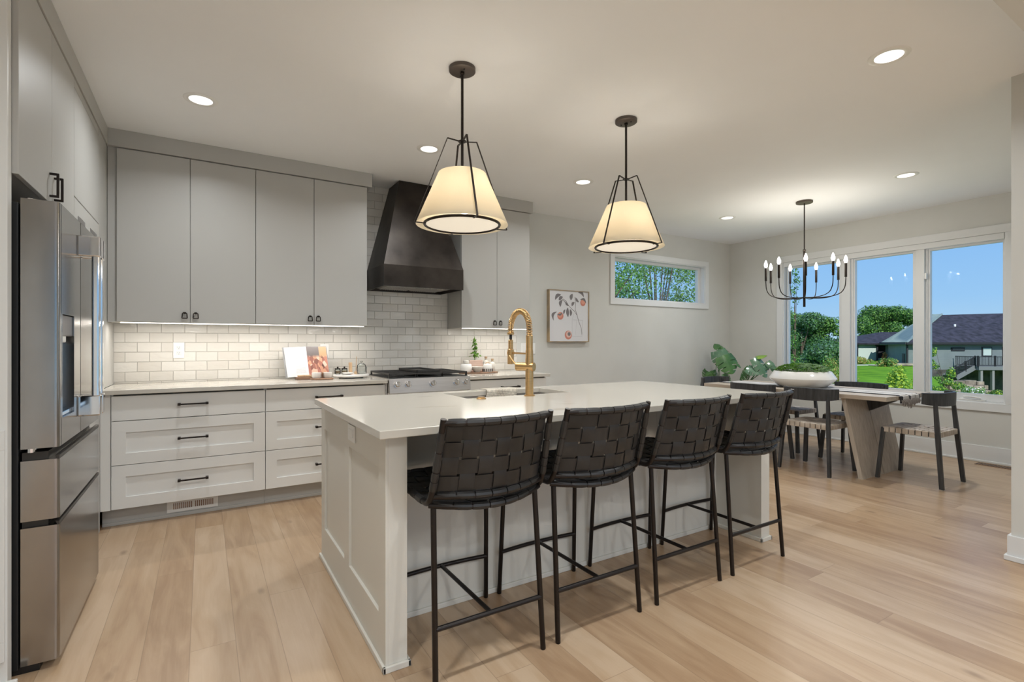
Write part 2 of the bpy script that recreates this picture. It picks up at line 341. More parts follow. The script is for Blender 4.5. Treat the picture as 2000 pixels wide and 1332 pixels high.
# ---- big window
def casing(bm, axis, pos, d, a0, a1, z0, z1, w=.09, t=.018):
    """flat casing boards around an opening"""
    q = ((a0-w, a1+w, z1, z1+w), (a0-w, a1+w, z0-w, z0), (a0-w, a0, z0, z1), (a1, a1+w, z0, z1))
    for b in q:
        if axis == 'x': box(bm, pos, pos+d*t, b[0], b[1], b[2], b[3], .002)
        else: box(bm, b[0], b[1], pos, pos+d*t, b[2], b[3], .002)
def bigwin():
    y0, y1, z0, z1 = W1
    bm = B(); casing(bm, 'x', XR, -1, y0, y1, z0, z1, .085)
    # deep jamb liner
    for b in ((y0, y1, z1-.012, z1), (y0, y1, z0, z0+.012), (y0, y0+.012, z0+.012, z1-.012), (y1-.012, y1, z0+.012, z1-.012)): box(bm, XR-.005, XR+.14, *b)
    r = struct('window_1', bm, M['trim'])
    # three sashes with mullions between
    panes = ((-3.073, -2.443), (-2.32, -1.69), (-1.545, -.86))
    bm = B(); X0, X1 = XR+.02, XR+.10
    for a in (-2.443, -1.69):
        b = a+.123 if a < -2 else a+.145
        box(bm, X0-.02, X1, a+.022, b-.022, z0+.013, z1-.013, .003)
        box(bm, X0+.01, X1-.002, a, a+.022, z0+.013, z1-.013, .002); box(bm, X0+.01, X1-.002, b-.022, b, z0+.013, z1-.013, .002)
    struct('window_frame', bm, M['trim'], r)
    bm = B()
    for a, b in panes:
        s = .018
        box(bm, X0+.02, X1-.01, a, b, 2.245, z1-.0125, .001); box(bm, X0+.02, X1-.01, a, b, z0+.0125, z0+.085, .001)
        box(bm, X0+.02, X1-.01, a+.0005, a+s, z0+.085, 2.245); box(bm, X0+.02, X1-.01, b-s, b-.0005, z0+.085, 2.245)
    struct('window_sash', bm, M['trim'], r)
    for i, (a, b) in enumerate(panes):
        bm = B(); box(bm, XR+.066, XR+.070, a+.01, b-.01, z0+.08, 2.25); struct('window_pane', bm, M['pane'], r)
    bm = B()   # roller shade cassette at the head
    box(bm, XR-.016, XR+.06, y0+.006, y1-.006, 2.265, 2.328, .004); struct('window_shade_cassette', bm, M['trim'], r)
    bm = B()   # crank handle folded on the right sash
    box(bm, XR-.0, XR+.035, -2.93, -2.72, z0+.012, z0+.032, .006); tube(bm, [(XR-.005, -2.90, z0+.045), (XR-.012, -2.82, z0+.055), (XR-.005, -2.76, z0+.05)], .009)
    struct('window_crank', bm, M['white'], r)
    bm = B()   # lock lever on the second mullion
    box(bm, XR-.012, XR+.01, -2.445, -2.425, 1.93, 2.0, .005); struct('window_lock', bm, M['white'], r)
bigwin()
# ---- small window
x0, x1, z0, z1 = W2
bm = B(); casing(bm, 'y', 0, -1, x0, x1, z0, z1, .072)
for b in ((x0, x1, z1-.012, z1), (x0, x1, z0, z0+.012)): box(bm, b[0], b[1], -.005, .14, b[2], b[3])
for b in ((x0, x0+.012), (x1-.012, x1)): box(bm, b[0], b[1], -.005, .14, z0+.012, z1-.012)
r = struct('window_2', bm, M['trim'])
bm = B(); box(bm, x0+.0125, x1-.0125, .07, .12, z1-.045, z1-.0125, .001); box(bm, x0+.0125, x1-.0125, .07, .12, z0+.0125, z0+.022, .001); box(bm, x0+.0125, x0+.022, .07, .12, z0+.022, z1-.045); box(bm, x1-.06, x1-.0125, .07, .12, z0+.022, z1-.045)
struct('window_sash', bm, M['trim'], r)
bm = B(); box(bm, x0+.01, x1-.01, .094, .098, z0+.01, z1-.02); struct('window_pane', bm, M['pane'], r)
# ---- unseen living room windows, added behind the camera and sized for fill light
for n, (a, b, c, d) in enumerate(((.7, 4.7, .15, 2.5), (5.1, 8.0, .15, 2.5))):
    bm = B(); casing(bm, 'y', -9.04, 1, a, b, c, d)
    for k in range(4): xx = a+(b-a)*k/3; box(bm, xx-.03, xx+.03, -9.16, -9.08, c, d)
    box(bm, a, b, -9.16, -9.08, c, c+.05); box(bm, a, b, -9.16, -9.08, d-.05, d)
    r = struct('window_%d' % (n+3), bm, M['trim'])
    bm = B(); box(bm, a, b, -9.125, -9.121, c, d); struct('window_pane', bm, M['pane'], r)

# floor register by the right wall
t = thing('floor_vent', (8.12, -3.08, 0), 'brown slotted floor register beside the baseboard under the big window', 'floor vent')
bm = B(); box(bm, 8.07, 8.19, -3.27, -2.90, 0, .004, .001); obj('vent_frame', bm, M['wood'], t)
bm = B()
for k in range(17): box(bm, 8.082, 8.178, -3.255+k*.021, -3.245+k*.021, .0035, .0055)
obj('grille', bm, M['black'], t)

# ================================================================== KITCHEN WALL
YD = -.335   # face of the wall cabinet doors
def plate_handle(parent, x, z, y):          # little ring pull
    bm = B(); pts = [(x-.017, y-.012, z-.02), (x-.014, y-.014, z+.014), (x-.006, y-.014, z+.022), (x+.006, y-.014, z+.022), (x+.014, y-.014, z+.014), (x+.017, y-.012, z-.02)]
    tube(bm, pts, .0035, 8); tube(bm, [pts[0], pts[-1]], .004, 8); box(bm, x-.008, x+.008, y-.018, y, z+.012, z+.026, .003)
    obj('handle', bm, M['bronze'], parent)
def wall_cabinet(xs, label, pulls, crate, lw, rw, zt=2.597, zb=1.372):
    t = thing('wall_cabinet', ((xs[0]+xs[-1])/2, YD/2, zb), label, 'wall cabinet', 'slab door wall cabinets')
    bm = B(); box(bm, xs[0]-lw, xs[-1]+rw, YD+.022, -.004, zb, zt+.02); obj('body', bm, M['cab'], t)
    for i in range(len(xs)-1):
        bm = B(); box(bm, xs[i]+.0018, xs[i+1]-.0018, YD, YD+.020, zb+.003, zt, .0015)
        d = obj('door', bm, M['cab'], t); plate_handle(d, pulls[i], zb+.055, YD)
    return t
DX = [.902, 1.3395, 1.778, 2.2155, 2.660]
wall_cabinet(DX[:3], 'greige slab-door wall cabinet nearest the fridge, above the outlet', (DX[1]-.035, DX[1]+.035), 0, .052, 0)
wall_cabinet(DX[2:], 'greige slab-door wall cabinet between the first cabinet and the dark range hood', (DX[3]-.032, DX[3]+.032), 0, 0, 0)
wall_cabinet([3.583, 3.985, 4.385], 'greige slab-door wall cabinet on the far side of the range hood, behind the gold faucet', (3.953, 4.02), 0, 0, 0)
# crown boards
bm = B(); box(bm, .85, 2.70, -.350, -.004, 2.603, ZC-.001, .001); struct('trim_1', bm, M['cab'])
bm = B(); box(bm, 3.55, 4.415, -.350, -.004, 2.603, ZC-.001, .001); struct('trim_2', bm, M['cab'])
bm = B(); box(bm, XL+.02, .856, -2.34, -.352, 2.607, ZC-.001, .001); struct('trim_3', bm, M['cab'])
# tile
bm = B(); box(bm, .848, 4.426, -.010, -.001, .915, 1.371); box(bm, 2.662, 3.581, -.010, -.001, 1.371, 2.600); box(bm, 2.702, 3.548, -.010, -.001, 2.600, ZC-.002)
solo('tile_backsplash', (2.64, -.005, .915), bm, M['tile'], 'glossy off-white handmade subway tile backsplash above the counter and behind the hood', 'backsplash')
bm = B(); box(bm, .80, .8475, -.618, -.012, .915, 2.602); struct('wall_return', bm, M['cab'])
# under-cabinet led strips
def led(x0, x1, which):
    bm = B(); box(bm, x0, x1, -.30, -.285, 1.366, 1.3715); o = solo('under_cabinet_light', ((x0+x1)/2, -.29, 1.3715), bm, M['strip'], 'lit strip light under the wall cabinet '+which, 'strip light', 'under-cabinet strip lights')
    ld = bpy.data.lights.new('strip_lamp', 'AREA'); ld.shape = 'RECTANGLE'; ld.size = x1-x0; ld.size_y = .02; ld.energy = 3.4*LAMP*(x1-x0); ld.color = (1, .95, .88)
    lo = bpy.data.objects.new('strip_lamp', ld); COL.objects.link(lo); lo.parent = o; lo.location = (0, 0, -.009)
led(.92, 2.64, 'nearest the fridge'); led(3.61, 4.37, 'beyond the hood')

# ---- base cabinets
YF = -.62
def pull(parent, xa, xb, z, y=YF, name='handle'):
    bm = B(); yy = y-.030
    box(bm, xa, xb, yy-.005, yy+.005, z-.005, z+.005, .0015)
    for x in (xa, xb-.012):
        box(bm, x-.003, x+.015, yy-.008, y, z-.008, z+.008, .002)
    obj(name, bm, M['bronze'], parent)
def drawer(t, x0, x1, z0, z1, shaker, hx):
    bm = B()
    if shaker:
        r = .076
        box(bm, x0, x1, YF, YF+.02, z0, z0+r, .0012); box(bm, x0, x1, YF, YF+.02, z1-r, z1, .0012)
        box(bm, x0, x0+r, YF, YF+.02, z0+r-.0013, z1-r+.0013); box(bm, x1-r, x1, YF, YF+.02, z0+r-.0013, z1-r+.0013)
        box(bm, x0+r-.002, x1-r+.002, YF+.011, YF+.019, z0+r-.002, z1-r+.002)
    else: box(bm, x0, x1, YF, YF+.02, z0, z1, .0015)
    d = obj('drawer', bm, M['cabw'], t)
    for h in hx: pull(d, h[0], h[1], h[2], YF if not shaker else YF)
def base_cabinet(x0, x1, label, h, fl=0, fr=0):
    t = thing('base_cabinet', ((x0+x1)/2, -.3, 0), label, 'base cabinet', 'drawer base cabinets')
    bm = B(); box(bm, x0-fl, x1+fr, YF+.022, -.02, .125, .8835)
    if fl: box(bm, x0-fl, x0-.003, YF+.003, YF+.03, .125, .8835)
    if fr: box(bm, x1+.003, x1+fr, YF+.003, YF+.03, .125, .8835)
    obj('body', bm, M['cabw'], t)
    bm = B(); box(bm, x0-fl, x1+fr, -.53, -.03, 0, .125); box(bm, x0-fl, x1+fr, -.544, -.53, 0, .022, .003); obj('toe_kick', bm, M['cab'], t)
    bm = B(); box(bm, x0+.01, x1-.01, YF+.021, YF+.0225, .13, .88); obj('shadow_gap', bm, M['gap'], t)
    xc = (x0+x1)/2
    for z0, z1, s, zh in ((.709, .872, 0, .800), (.4165, .7045, 1, .566), (.127, .4125, 1, .274)):
        drawer(t, x0+.0018, x1-.0018, z0, z1, s, [(xc-h, xc+h, zh)])
    return t
base_cabinet(.907, 1.8195, 'white drawer base nearest the fridge, three bar-pulled drawers above a toe-kick vent', .0885, .056, 0)
base_cabinet(1.8205, 2.733, 'white drawer base left of the range, partly hidden behind the island', .102, 0, .014)
base_cabinet(3.53, 4.397, 'white drawer base on the far side of the range, below the wooden tray of jars', .10, .012, 0)
# worktops
def worktop(x0, x1, label):
    bm = B(); box(bm, x0, x1, -.65, -.002, .884, .914, .003); solo('worktop', ((x0+x1)/2, -.32, .884), bm, M['quartz'], label, 'countertop')
worktop(.849, 2.746, 'pale quartz countertop along the wall between fridge and range')
worktop(3.515, 4.428, 'short pale quartz countertop beyond the range')
# toe-kick vent
t = thing('toe_kick_vent', (1.36, -.531, .03), 'white slotted air vent set in the toe kick below the drawers', 'vent')
bm = B(); box(bm, 1.205, 1.515, -.536, -.5305, .030, .115, .002); obj('vent_frame', bm, M['cabw'], t)
bm = B()
for k in range(20):
    xx = 1.243+k*.0118+(.012 if k > 9 else 0); box(bm, xx, xx+.0055, -.538, -.5355, .052, .094)
obj('grille', bm, M['wood'], t)
# outlets
def outlet(loc, label, wx=.075, h=.125, axis='y', plain=False, gangs=1, cat='outlet'):
    x, y, z = loc; t = thing('wall_outlet' if not plain else 'switch_plate', loc, label, cat)
    bm = B()
    if axis == 'y': box(bm, x-wx/2, x+wx/2, y-.006, y-.0005, z-h/2, z+h/2, .002)
    else: box(bm, x-.006, x, y-wx/2, y+wx/2, z-h/2, z+h/2, .002)
    obj('plate', bm, M['white'], t)
    if axis == 'y':
        for g_ in range(gangs):
            bm = B(); xx = x+(g_-(gangs-1)/2)*.1
            if plain: box(bm, xx-.017, xx+.017, y-.009, y-.005, z-.033, z+.033, .002)
            else:
                for s in (-1, 1):
                    box(bm, xx-.017, xx+.017, y-.008, y-.005, z+s*.021-.014, z+s*.021+.014, .003)
                    box(bm, xx-.007, xx-.005, y-.0085, y-.007, z+s*.021-.002, z+s*.021+.008, 0, 1); box(bm, xx+.005, xx+.007, y-.0085, y-.007, z+s*.021-.002, z+s*.021+.008, 0, 1)
                    box(bm, xx-.002, xx+.002, y-.0085, y-.007, z+s*.021-.010, z+s*.021-.006, 0, 1)
            obj('rocker' if plain else 'socket_face', bm, [M['white'], M['black']], t)
outlet((1.257, -.010, 1.165), 'white outlet on the tile nearest the fridge')
outlet((2.361, -.010, 1.150), 'white outlet on the tile, half behind the open cookbook')
outlet((4.58, -.001, 1.16), 'white double switch plate on the bare wall just past the tile', .20, .125, plain=True, gangs=2, cat='light switch')

# ---- range
t = thing('gas_range', (3.13, -.34, 0), 'stainless slide-in gas range with five chrome knobs under the dark hood', 'stove')
RX0, RX1 = 2.752, 3.508
bm = B(); box(bm, RX0, RX1, -.62, -.02, .02, .905, .003); box(bm, RX0-.004, RX1+.004, -.655, -.025, .905, .922, .003); obj('body', bm, M['steel'], t)
bm = B(); hull(bm, [(RX0, -.62, .800), (RX1, -.62, .800), (RX1, -.685, .800), (RX0, -.685, .800)][::-1], [(RX0, -.62, .921), (RX1, -.62, .921), (RX1, -.664, .921), (RX0, -.664, .921)][::-1]); o = obj('control_panel', bm, M['steel'], t)
for x in (2.82, 2.914, 3.14, 3.367, 3.459):
    bm = B(); a = Vector((x, -.674, .871)); d = Vector((0, -.985, .17))
    tube(bm, [a, a+d*.006], .031, 24); tube(bm, [a+d*.006, a+d*.030, a+d*.034], [.0245, .0225, .019], 24)
    bar(bm, a+d*.034+Vector((0, -.002, -.019)), a+d*.034+Vector((0, -.002, .019)), .010, .012)
    k = obj('knob', bm, M['chrome'], o, 40)
bm = B(); box(bm, RX0+.004, RX1-.004, -.655, -.62, .22, .775, .006); dr = obj('oven_door', bm, M['steel'], t)
bm = B(); box(bm, RX0+.11, RX1-.11, -.658, -.654, .33, .64, .002); obj('window', bm, M['black'], dr)
bm = B(); tube(bm, [(RX0+.06, -.70, .735), (RX1-.06, -.70, .735)], .012, 12)
for x in (RX0+.08, RX1-.08): box(bm, x-.01, x+.01, -.70, -.65, .727, .743, .002)
obj('handle', bm, M['steel'], dr, 40)
bm = B(); box(bm, RX0+.004, RX1-.004, -.65, -.62, .04, .205, .004); obj('warming_drawer', bm, M['steel'], t)
bm = B(); box(bm, RX0+.008, RX1-.008, -.64, -.05, .921, .927, .002); obj('cooktop', bm, M['black'], t)
for i in range(3):
    bm = B(); w_ = (RX1-RX0-.03)/3; a = RX0+.015+i*w_+.002; b_ = a+w_-.004; z = .957
    for q in ((a, -.63, b_, -.63), (a, -.075, b_, -.075), (a, -.63, a, -.075), (b_, -.63, b_, -.075)):
        bar(bm, (q[0], q[1], z), (q[2], q[3], z), .012, .014)
    for k in range(9):
        y = -.63+.555*(k+1)/10; bar(bm, (a, y, z), (b_, y, z-.0), .008, .012)
    bar(bm, ((a+b_)/2, -.63, z), ((a+b_)/2, -.075, z), .009, .012)
    for x in (a, b_):
        for y in (-.62, -.085): box(bm, x-.007, x+.007, y-.007, y+.007, .926, z)
    obj('grate', bm, M['iron'], t)
for x, y in ((2.90, -.48), (2.90, -.21), (3.36, -.48), (3.36, -.21)):
    bm = B(); lathe(bm, (x, y, .927), [(.05, 0), (.05, .008), (.035, .012), (.035, .018), (0, .019)], 24); obj('burner', bm, M['iron'], t, 40)
bm = B(); box(bm, 3.02, 3.24, -.60, -.12, .966, .972, .002)
for q in ((3.02, 3.032, -.60, -.12), (3.228, 3.24, -.60, -.12), (3.02, 3.24, -.60, -.588), (3.02, 3.24, -.132, -.12)): box(bm, *q, .972, .986, .002)
obj('griddle', bm, M['iron'], t)

# ---- hood
t = thing('range_hood', (3.125, -.27, 1.715), 'dark bronze tapered range hood rising to the ceiling above the stove', 'range hood')
HX0, HX1, HY = 2.747, 3.503, -.54
bm = B(); b4 = lambda x0, x1, y0, y1, z: [(x0, y0, z), (x1, y0, z), (x1, y1, z), (x0, y1, z)]
hull(bm, b4(HX0, HX1, HY, -.012, 1.905), b4(2.962, 3.288, -.305, -.012, ZC-.002)); obj('chimney', bm, M['hood'], t)
bm = B()
for q in ((HX0, HX1, HY, HY+.012), (HX0, HX0+.012, HY+.012, -.012), (HX1-.012, HX1, HY+.012, -.012), (HX0+.012, HX1-.012, -.024, -.012)): box(bm, *q, 1.718, 1.905)
obj('band', bm, M['hood'], t)
bm = B(); box(bm, HX0+.014, HX1-.014, HY+.014, -.026, 1.745, 1.77); box(bm, HX0+.06, HX1-.06, HY+.05, HY+.11, 1.728, 1.746, .004)
for k in range(2):
    x0 = HX0+.09+k*.30; box(bm, x0, x0+.28, -.40, -.08, 1.732, 1.746, .003)
    for j in range(12): box(bm, x0+.012+j*.022, x0+.022+j*.022, -.39, -.09, 1.728, 1.733)
obj('filter_insert', bm, M['steel'], t)

# ================================================================== FRIDGE AND TALL CABINETS
FX, FY0, FY1, FS = .960, -2.285, -1.445, -1.905
t = thing('refrigerator', (.6, -1.87, 0), 'stainless French-door refrigerator with water dispenser and two lower drawers', 'refrigerator')
bm = B(); box(bm, XL+.06, .845, FY0+.008, FY1-.008, .02, 1.74, .004); obj('body', bm, M['black'], t)
bm = B(); box(bm, XL+.1, .90, FY0+.02, FY1-.02, 0, .035); obj('base_grille', bm, M['black'], t)
def fdoor(name, y0, y1, z0, z1, cut=None):
    bm = B(); n = 6; r = .014
    prof = [(.852, y0), (FX-r, y0)]+[(FX-r+r*math.sin(a), y0+r-r*math.cos(a)) for a in [PI/2*k/n for k in range(1, n)]]+[(FX, y0+r), (FX, y1-r)]+[(FX-r+r*math.cos(a), y1-r+r*math.sin(a)) for a in [PI/2*k/n for k in range(1, n)]]+[(FX-r, y1), (.852, y1)]
    prism(bm, [(x, y, z0) for x, y in prof], (0, 0, z1-z0))
    return bm
DZ0, DZ1 = .832, 1.755
# near door has a dispenser niche: built as pieces round the niche
NY0, NY1, NZ0, NZ1 = -2.235, -2.03, .935, 1.335
bm = fdoor('door', FY0, NY0, DZ0, DZ1)
box(bm, .852, FX, NY0-.02, NY1, NZ1, DZ1); box(bm, .852, FX, NY0-.02, NY1, DZ0, NZ0); box(bm, .852, FX, NY1, FS-.002, DZ0, DZ1); box(bm, .852, .925, NY0-.02, NY1+.01, NZ0-.01, NZ1+.01)
box(bm, .86, FX, NY0-.015, NY0, NZ0, NZ1)
dn = obj('door', bm, M['fsteel'], t, 40)
bm = B(); box(bm, .93, .953, NY0+.05, NY0+.10, 1.225, 1.252, .004); obj('nozzle', bm, M['white'], dn); bm = B(); box(bm, .926, .952, NY0+.002, NY1-.002, NZ0, NZ0+.018, .003); obj('drip_tray', bm, M['chrome'], dn)
bm = B(); box(bm, .9255, .955, NY0+.002, NY1-.002, 1.25, 1.333, .004); obj('water_dispenser', bm, M['fside'], dn)
bm = fdoor('door', FS+.002, FY1, DZ0, DZ1); df = obj('door', bm, M['fsteel'], t, 40)
for dd, y in ((dn, FS-.040), (df, FS+.040)):
    bm = B(); box(bm, 1.006, 1.034, y-.020, y+.020, .905, 1.690, .009, seg=3)
    for z in (.905, 1.600): box(bm, FX-.002, 1.038, y-.023, y+.023, z, z+.09, .006)
    obj('handle', bm, M['chrome'], dd)
for z0, z1 in ((.565, .788), (.035, .540)):
    bm = fdoor('drawer', FY0, FY1, z0, z1)
    o = obj('drawer', bm, M['fsteel'], t, 40)
    bm = B(); box(bm, .852, FX-.035, FY0+.02, FY1-.02, z1, z1+.028); prism(bm, [(FX-.006, FY0+.002, z1-.001), (FX, FY0+.002, z1-.001), (FX-.0, FY0+.002, z1+.012), (FX-.012, FY0+.002, z1+.014)], (0, FY1-FY0-.004, 0)); obj('recessed_grip', bm, M['grip'], o)
for z in (1.745, .815):
    bm = B(); tube(bm, [(.875, FY0+.03, z), (.875, FY0+.03, z+.016)], .014, 12); obj('hinge', bm, M['chrome'], t)
for y in (FY0+.06, FY1-.06):
    bm = B(); tube(bm, [(.88, y, .0), (.88, y, .02)], .02, 12); obj('foot', bm, M['black'], t)
# cabinet over the fridge
t = thing('over_fridge_cabinet', (.53, -1.93, 1.805), 'greige cabinet with two black bar pulls above the refrigerator', 'cabinet')
bm = B(); box(bm, XL+.02, .830, -2.297, -1.378, 1.845, 2.602); obj('body', bm, M['cab'], t)
for y0, y1, yh in ((-2.297, -1.8265, -1.864), (-1.8235, -1.378, -1.785)):
    bm = B(); box(bm, .831, .850, y0, y1, 1.838, 2.602, .0015); d = obj('door', bm, M['cab'], t)
    bm = B(); z0, z1 = 1.862, 1.968; box(bm, .873, .882, yh-.005, yh+.005, z0, z1, .001)
    for z in (z0, z1-.009): box(bm, .85, .88, yh-.006, yh+.006, z, z+.009, .001)
    obj('handle', bm, M['bronze'], d)
# tall pantry between fridge and counter
t = thing('pantry_cabinet', (.53, -1.05, 0), 'tall greige pantry cabinet between the refrigerator and the counter corner', 'cabinet')
bm = B(); box(bm, XL+.02, .830, -1.42, -.62, 0, 1.84); box(bm, XL+.02, .830, -1.375, -.62, 1.84, 2.602); box(bm, .830, .850, -.655, -.62, .0, 2.602); obj('body', bm, M['cab'], t)
bm = B(); box(bm, .831, .850, -1.374, -.658, 1.990, 2.555, .0015); obj('door', bm, M['cab'], t, label='upper flat door')
bm = B(); box(bm, .831, .850, -1.374, -.658, .02, 1.984, .0015); d = obj('door', bm, M['cab'], t, label='tall lower door')
bm = B(); box(bm, .8305, .8495, -1.374, -.658, 2.558, 2.602); obj('top_rail', bm, M['cab'], t)
for y0, y1 in ((-1.287, -1.10), (-.946, -.73)):
    bm = B(); box(bm, .848, .852, y0, y1, 1.880, 1.905, .001); obj('finger_pull', bm, M['fside'], d)
# end panel beside the fridge, shaker framed
t = thing('fridge_end_panel', (.5, -2.36, 0), 'tall white panel with framed lower field beside the refrigerator, at the picture edge', 'panel')
bm = B(); box(bm, XL+.002, .832, -2.345, -2.300, 0, 2.602, .001); obj('board', bm, M['cabw'], t)
bm = B()
for q in ((XL+.01, .826, .845, .915), (XL+.01, .826, .10, .17), (XL+.01, .29, .17, .845), (.775, .826, .17, .845)) : box(bm, q[0], q[1], -2.357, -2.345, q[2], q[3], .002)
box(bm, XL+.005, .860, -2.362, -2.345, 0, .03, .004)
obj('moulding', bm, M['cabw'], t)

# ================================================================== ISLAND
t = thing('kitchen_island', (3.22, -2.4, 0), 'cream panelled kitchen island with four stools along its overhang', 'kitchen island')
IX0, IX1 = 2.0, 4.435
bm = B(); box(bm, IX0+.08, IX1-.08, -2.638, -1.79, 0, .685)
for q in ((IX0+.08, 2.66, -2.638, -1.79), (3.42, IX1-.08, -2.638, -1.79), (2.66, 3.42, -2.638, -2.295), (2.66, 3.42, -1.915, -1.79)): box(bm, *q, .685, .8835)
obj('body', bm, M['isl'], t)
def endpanel(xo, s):
    """shaker end wall: outer face at xo, thickness .084 inward (s=+1)"""
    bm = B(); T = .084
    box(bm, xo+s*.012, xo+s*T, -2.957, -1.775, 0, .8835, .001)
    ys = (-2.957, -2.870, -2.407, -2.315, -1.857, -1.775)
    for a, b_ in ((0, 1), (2, 3), (4, 5)): box(bm, xo, xo+s*.0125, ys[a], ys[b_], .02, .8835, .0012)
    for a, b_ in ((1, 2), (3, 4)):
        box(bm, xo, xo+s*.0125, ys[a]-.0015, ys[b_]+.0015, .742, .8835, .0012); box(bm, xo, xo+s*.0125, ys[a]-.0015, ys[b_]+.0015, .02, .188, .0012)
    obj('end_panel', bm, M['isl'], t)
    bm = B()
    lo, hi = sorted((xo-s*.012, xo)); box(bm, lo, hi, -2.969, -1.765, 0, .024, .003)
    lo, hi = sorted((xo-s*.012, xo+s*(T+.012))); box(bm, lo, hi, -2.969, -2.957, 0, .024, .003)
    lo, hi = sorted((xo+s*T, xo+s*(T+.012))); box(bm, lo, hi, -2.969, -2.640, 0, .024, .003)
    obj('shoe_moulding', bm, M['isl'], t)
endpanel(IX0, 1); endpanel(IX1, -1)
bm = B(); box(bm, IX0+.084, IX1-.084, -2.650, -2.638, 0, .024, .003)
for k in (1, 2, 3):
    x = IX0+.084+(IX1-IX0-.168)*k/4; box(bm, x-.0008, x+.0008, -2.6386, -2.637, .03, .88)
obj('back_moulding', bm, M['isl'], t)
for k in range(4):
    x0 = IX0+.09+k*.565; bm = B(); box(bm, x0, x0+.56, -1.79, -1.77, .12, .87, .0015); d = obj('door', bm, M['isl'], t)
    bm = B(); box(bm, x0+.2, x0+.36, -1.745, -1.735, .80, .81, .001); box(bm, x0+.2, x0+.21, -1.77, -1.735, .80, .81); box(bm, x0+.35, x0+.36, -1.77, -1.735, .80, .81); obj('handle', bm, M['bronze'], d)
# top with sink cut-out
SX0, SX1, SY0, SY1 = 2.68, 3.40, -2.277, -1.935
bm = B(); xs = [1.95, SX0, SX1, 4.487]; ys = [-3.051, SY0, SY1, -1.84]; Z0, Z1 = .884, .914
V = {(i, j, k): bm.verts.new((xs[i], ys[j], (Z0, Z1)[k])) for i in range(4) for j in range(4) for k in range(2)}
for i in range(3):
    for j in range(3):
        if (i, j) == (1, 1): continue
        bm.faces.new((V[i, j, 1], V[i+1, j, 1], V[i+1, j+1, 1], V[i, j+1, 1])); bm.faces.new((V[i, j, 0], V[i, j+1, 0], V[i+1, j+1, 0], V[i+1, j, 0]))
for i in range(3):
    bm.faces.new((V[i, 0, 0], V[i+1, 0, 0], V[i+1, 0, 1], V[i, 0, 1])); bm.faces.new((V[i, 3, 0], V[i, 3, 1], V[i+1, 3, 1], V[i+1, 3, 0]))
    bm.faces.new((V[0, i, 0], V[0, i, 1], V[0, i+1, 1], V[0, i+1, 0])); bm.faces.new((V[3, i, 0], V[3, i+1, 0], V[3, i+1, 1], V[3, i, 1]))
for q in (((1, 1), (2, 1)), ((2, 1), (2, 2)), ((2, 2), (1, 2)), ((1, 2), (1, 1))):
    (a, b_), (c, d) = q; bm.faces.new((V[a, b_, 1], V[c, d, 1], V[c, d, 0], V[a, b_, 0]))
bmesh.ops.recalc_face_normals(bm, faces=bm.faces)
es = [e for e in bm.edges if len(e.link_faces) == 2 and abs(e.calc_face_angle(0)) > 1]
bmesh.ops.bevel(bm, geom=es, offset=.0025, segments=2, profile=.5, affect='EDGES')
solo('island_worktop', (3.22, -2.4, .884), bm, M['quartz'], 'large veined pale quartz slab on the island with a sink cut-out', 'countertop')
t2 = thing('sink', (3.04, -2.106, .70), 'undermount steel sink sunk in the island top below the gold faucet', 'sink')
bm = B(); g_ = .012
box(bm, SX0-g_, SX1+g_, SY0-g_, SY1+g_, .69, .70)
for q in ((SX0-g_, SX0, SY0-g_, SY1+g_), (SX1, SX1+g_, SY0-g_, SY1+g_), (SX0, SX1, SY0-g_, SY0), (SX0, SX1, SY1, SY1+g_)): box(bm, *q, .70, .8835)
obj('basin', bm, M['steel'], t2)
bm = B(); lathe(bm, (3.04, -2.1, .70), [(.045, 0), (.045, .003), (.03, .004), (.0, .002)], 24); obj('drain', bm, M['chrome'], t2)
# island body is cut for the sink: nothing of it shows above the basin
t3 = thing('island_outlet', (2.0, -2.47, .814), 'white outlet plate on the end panel of the island, just under the top', 'outlet')
bm = B(); box(bm, 1.994, 1.9995, -2.528, -2.411, .777, .851, .002); obj('plate', bm, M['white'], t3)
bm = B(); box(bm, 1.991, 1.995, -2.505, -2.434, .796, .832, .002); obj('socket_face', bm, M['white'], t3)

# faucet
F = Vector((3.052, -2.337, .914))
t = thing('faucet', F, 'brushed gold pull-down faucet with a spring coil arch on the island', 'faucet')
def FP(y, z, x=0): return (F.x+x, F.y+y, F.z+z)
bm = B(); lathe(bm, F, [(.032, 0), (.032, .006), (.0235, .008), (.0235, .215), (.0225, .225), (.0225, .262), (.0205, .27), (.0205, .352), (.017, .356)], 28); obj('column', bm, M['gold'], t, 40)
bm = B(); tube(bm, [FP(-.026, .170, .015), FP(.072, .170, -.042)], .0255, 24); obj('valve_body', bm, M['gold'], t, 40)
bm = B(); tube(bm, [FP(.060, .170, -.045), FP(.10, .200, -.05), FP(.150, .232, -.045)], [.006, .005, .005], 12); obj('lever', bm, M['gold'], t, 40)
path = [Vector(FP(0, z)) for z in (.35, .365, .38)]+arc(FP(.105, .396), .105, PI, 0, 24, (0, 1, 0), (0, 0, 1))+[Vector(FP(.21, z)) for z in (.39, .38, .372)]
bm = B(); tube(bm, path+[Vector(FP(.21, .32))], .0085, 12); obj('hose', bm, M['black'], t, 60)
